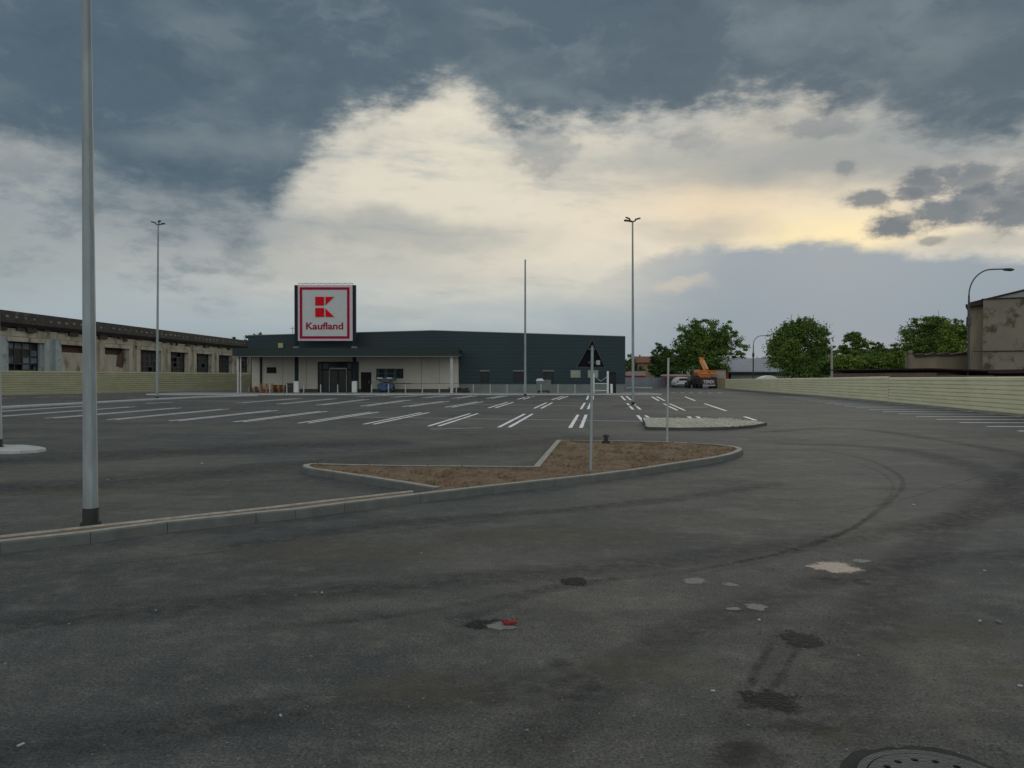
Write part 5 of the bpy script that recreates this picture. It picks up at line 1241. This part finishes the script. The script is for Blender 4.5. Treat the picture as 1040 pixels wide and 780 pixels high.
# ------------------------------------------------------------------ TREES
def make_tree(name, label, cat, x, y, h, lobes, leaf, n, size, trunk_h, group=None, seed=1, twigs=0, tr=.22, gap=.0, z0=0.0):
    """lobes: (dx, dy, z, rx, ry, rz) ellipsoids the foliage clumps fill"""
    rr = random.Random(seed); t = thing(name, label, cat, (x, y, z0), 0, group)
    tk = MB(); tk.tube([(0, 0, 0), (.08, .05, trunk_h * .5), (.0, 0, trunk_h), (.05, 0, trunk_h * 1.5)], [tr, tr * .8, tr * .65, tr * .3], 9)
    for (dx, dy, z, ax, ay, az) in lobes:
        for k in range(3):
            e = Vector((dx + rr.uniform(-.5, .5) * ax, dy + rr.uniform(-.5, .5) * ay, z + rr.uniform(-.1, .6) * az)); s0 = Vector((0, 0, trunk_h * rr.uniform(.6, 1.0)))
            mid = s0.lerp(e, .5) + Vector((0, 0, -.05 * (e - s0).length)); tk.tube([s0, mid, e], [tr * .4, tr * .25, tr * .08], 6)
    for k in range(twigs):
        dx, dy, z, ax, ay, az = lobes[k % len(lobes)]; bx = dx + rr.uniform(-.6, .6) * ax; zz_ = z + az * rr.uniform(-.2, .5)
        tk.tube([(bx, dy, zz_), (bx + rr.uniform(-.3, .3), dy, z + az * rr.uniform(1.05, 1.5))], [.05, .015], 5)
    tk.build('trunk', M['bark'], t)
    V = []; Fc = []
    vol = [l[3] * l[5] * l[4] for l in lobes]; tot = sum(vol)
    for li, l in enumerate(lobes):
        dx, dy, z, ax, ay, az = l; m_ = int(1.25 * n * vol[li] / tot); cl = max(8, m_ // 40)
        centers = []
        for c_ in range(cl):
            while True:
                p = Vector((rr.uniform(-1, 1), rr.uniform(-1, 1), rr.uniform(-1, 1)))
                if .3 < p.length < (1.16 if rr.random() < .3 else .98): break
            if gap and rr.random() < gap: continue
            wpos = Vector((dx + p.x * ax, dy + p.y * ay, z + p.z * az))
            if p.length > .55 and mnoise.noise(wpos * .55 + Vector((seed, 0, 0))) < -.10: continue
            centers.append((p, rr.uniform(.10, .26)))
        if not centers: continue
        per = m_ // len(centers)
        for p, cr_ in centers:
            for _ in range(per):
                d = Vector((rr.gauss(0, 1), rr.gauss(0, 1), rr.gauss(0, .75))) * cr_ * .62
                q_ = p + d; c = Vector((dx + q_.x * ax, dy + q_.y * ay, z + q_.z * az))
                if c.z < .3: continue
                s_ = size * rr.uniform(.45, 1.1)
                u = Vector((rr.gauss(0, 1), rr.gauss(0, 1), rr.gauss(0, .6))).normalized(); w_ = u.cross(Vector((rr.gauss(0, 1), rr.gauss(0, 1), rr.gauss(0, 1)))).normalized()
                o_ = len(V); V += [c - u * s_ * .6, c + w_ * s_ * .35, c + u * s_ * .6, c - w_ * s_ * .35]; Fc.append((o_, o_ + 1, o_ + 2, o_ + 3))
    me = bpy.data.meshes.new('crown'); me.from_pydata([tuple(v) for v in V], [], Fc); me.materials.append(M[leaf])
    o = bpy.data.objects.new('crown', me); col.objects.link(o); o.parent = t; return t
def T(name, label, px, Y_, pyt, lobes_px, leaf, n, size, seed, group='trees beyond the fences', cat='tree', twigs=0, gap=.0, tr=.25):
    """lobes in picture scale at that distance: (px, py, rx, ry)"""
    x = WX(px, Y_); s = Y_ / F; L = []
    for a, b, c_, d_ in lobes_px: L.append((WX(a, Y_) - x, rnd.uniform(-.4, .4) * c_ * s, WZ(b, Y_), c_ * s, c_ * s * .8, d_ * s))
    h = WZ(pyt, Y_); return make_tree(name, label, cat, x, Y_, h, L, leaf, n, size, max(1.2, h * .35), group, seed, twigs, tr, gap)
T('broadleaf_tree', 'large spreading green tree right of the store, widest crown of the far row', 715, 142, 323,
  [(706, 343, 18, 17), (698, 362, 18, 20), (724, 340, 16, 14), (738, 348, 15, 14), (722, 362, 22, 18), (745, 358, 14, 8), (709, 332, 12, 10), (736, 334, 10, 9), (712, 375, 24, 9), (690, 352, 9, 12), (715, 352, 22, 22)], 'leaf_mid', 26000, .36, 11, gap=.05, tr=.4)
T('broadleaf_tree', 'darker smaller tree left of the large spreading tree', 673, 138, 346,
  [(672, 358, 9, 10), (677, 366, 11, 12), (667, 370, 9, 11), (675, 378, 14, 7), (672, 368, 13, 14)], 'leaf_dark', 8000, .32, 12, gap=.1)
T('broadleaf_tree', 'dense bushy tree with bare twigs rising on its left, behind the far cream fence', 812, 103, 320,
  [(815, 335, 16, 13), (800, 348, 16, 14), (825, 345, 16, 14), (840, 343, 7, 11), (795, 365, 15, 17), (818, 368, 24, 16), (787, 356, 9, 9), (805, 338, 12, 10), (838, 362, 11, 14), (812, 352, 28, 26), (845, 350, 5, 9), (808, 330, 10, 9)], 'leaf_mid', 28000, .26, 13, twigs=14, tr=.3)
T('broadleaf_tree', 'dark rounded tree behind the bright bushes right of the bushy tree', 868, 125, 337,
  [(866, 347, 10, 9), (876, 354, 9, 9), (862, 357, 10, 8)], 'leaf_mid', 6000, .32, 14)
T('broadleaf_tree', 'low dark tree between the rounded tree and the tree beside the ruin', 897, 128, 348,
  [(893, 355, 10, 7), (905, 357, 11, 7), (885, 360, 9, 8), (897, 365, 18, 10)], 'leaf_dark', 6500, .32, 15)
T('broadleaf_tree', 'big green tree rising left of the tall ruin', 945, 108, 316,
  [(945, 328, 18, 11), (930, 342, 16, 12), (958, 340, 20, 14), (972, 350, 14, 18), (940, 355, 30, 12), (916, 354, 11, 12), (950, 345, 28, 22), (965, 362, 22, 12), (925, 362, 20, 10)], 'leaf_mid', 24000, .29, 16, twigs=4)
T('broadleaf_tree', 'pale green tree top close behind the left corner of the tall ruin', 974, 92, 323,
  [(970, 338, 13, 14), (978, 350, 12, 22), (966, 352, 12, 16)], 'leaf_bright', 8000, .28, 17)
for i, (px, w_, pt, lf, lab) in enumerate(((862, 16, 360, 'leaf_bright', 'bright green bush behind the low shed nearest the concrete pole'), (885, 15, 358, 'leaf_bright', 'middle bright green bush behind the low shed'),
                                    (906, 14, 357, 'leaf_bright', 'bright green bush beside the crumbling wall'), (842, 12, 366, 'leaf_dark', 'dark green bush at the foot of the concrete pole'))):
    T('bush', lab, px, 88 + i, pt, [(px - 6, pt + 7, w_ * .8, 8), (px + 7, pt + 8, w_ * .8, 8.5), (px, 371, w_ * 1.2, 9)], lf, 6000, .22, 30 + i, 'bushes behind the low sheds', 'bush', tr=.08)
T('broadleaf_tree', 'olive green tree right against the far end of the store', 640, 140, 358, [(638, 367, 9, 9), (646, 373, 8, 9), (634, 376, 9, 8)], 'leaf_olive', 2800, .36, 18)
for i, (px, pt, w_) in enumerate(((262, 335.5, 9), (283, 338.5, 8), (300, 339, 8), (245, 342, 8))):
    lab = ['dark tree top showing over the left end of the store roof', 'second tree top over the store roof beside the antenna', 'tree top over the store roof nearest the store sign', 'low tree top between derelict hall and store'][i]
    T('broadleaf_tree', lab, px, 150, pt, [(px - 3, pt + 8, w_, 7), (px + 4, pt + 7, w_ * .8, 7), (px, pt + 16, w_ * 1.2, 9)], 'leaf_dark', 2200, .38, 40 + i)
for i, (px, Y_, pt, w_, lf, lab) in enumerate(((855, 112, 358, 15, 'leaf_dark', 'dark broad shrub just right of the concrete pole'), (880, 114, 357, 17, 'leaf_mid', 'wide mid green shrub behind the bright bushes'), (922, 116, 357, 17, 'leaf_mid', 'mid green shrub behind the left end of the crumbling wall'))):
    T('bush', lab, px, Y_, pt, [(px - 6, pt + 8, w_ * .8, 9), (px + 7, pt + 8, w_ * .8, 9), (px, 371, w_ * 1.1, 10)], lf, 6000, .28, 60 + i, 'bushes behind the low sheds', 'bush', tr=.08)
# far tree belt
fb = MB(); rr = random.Random(5); V = []; Fc = []
for i in range(16000):
    px = rr.uniform(-150, 1250); Y_ = rr.uniform(215, 240); hgt = 6.3 + 1.6 * mnoise.noise(Vector((px / 30, 1, 1))) + 1.0 * mnoise.noise(Vector((px / 9, 4, 1)))
    z = rr.uniform(0, 1) ** .8 * hgt
    c = Vector((WX(px, Y_), Y_, z)); u = Vector((rr.gauss(0, 1), rr.gauss(0, 1), rr.gauss(0, 1))).normalized(); w_ = u.cross(Vector((rr.gauss(0, 1), rr.gauss(0, 1), rr.gauss(0, 1)))).normalized(); s_ = rr.uniform(.5, 1.1)
    o_ = len(V); V += [tuple(c - u * s_), tuple(c + w_ * s_ * .6), tuple(c + u * s_), tuple(c - w_ * s_ * .6)]; Fc.append((o_, o_ + 1, o_ + 2, o_ + 3))
me = bpy.data.meshes.new('tree_belt'); me.from_pydata(V, [], Fc); me.materials.append(M['leaf_dark']); o = bpy.data.objects.new('tree_belt', me); col.objects.link(o)
tag(o, 'far belt of dark woodland along the horizon', 'woodland', kind='stuff')
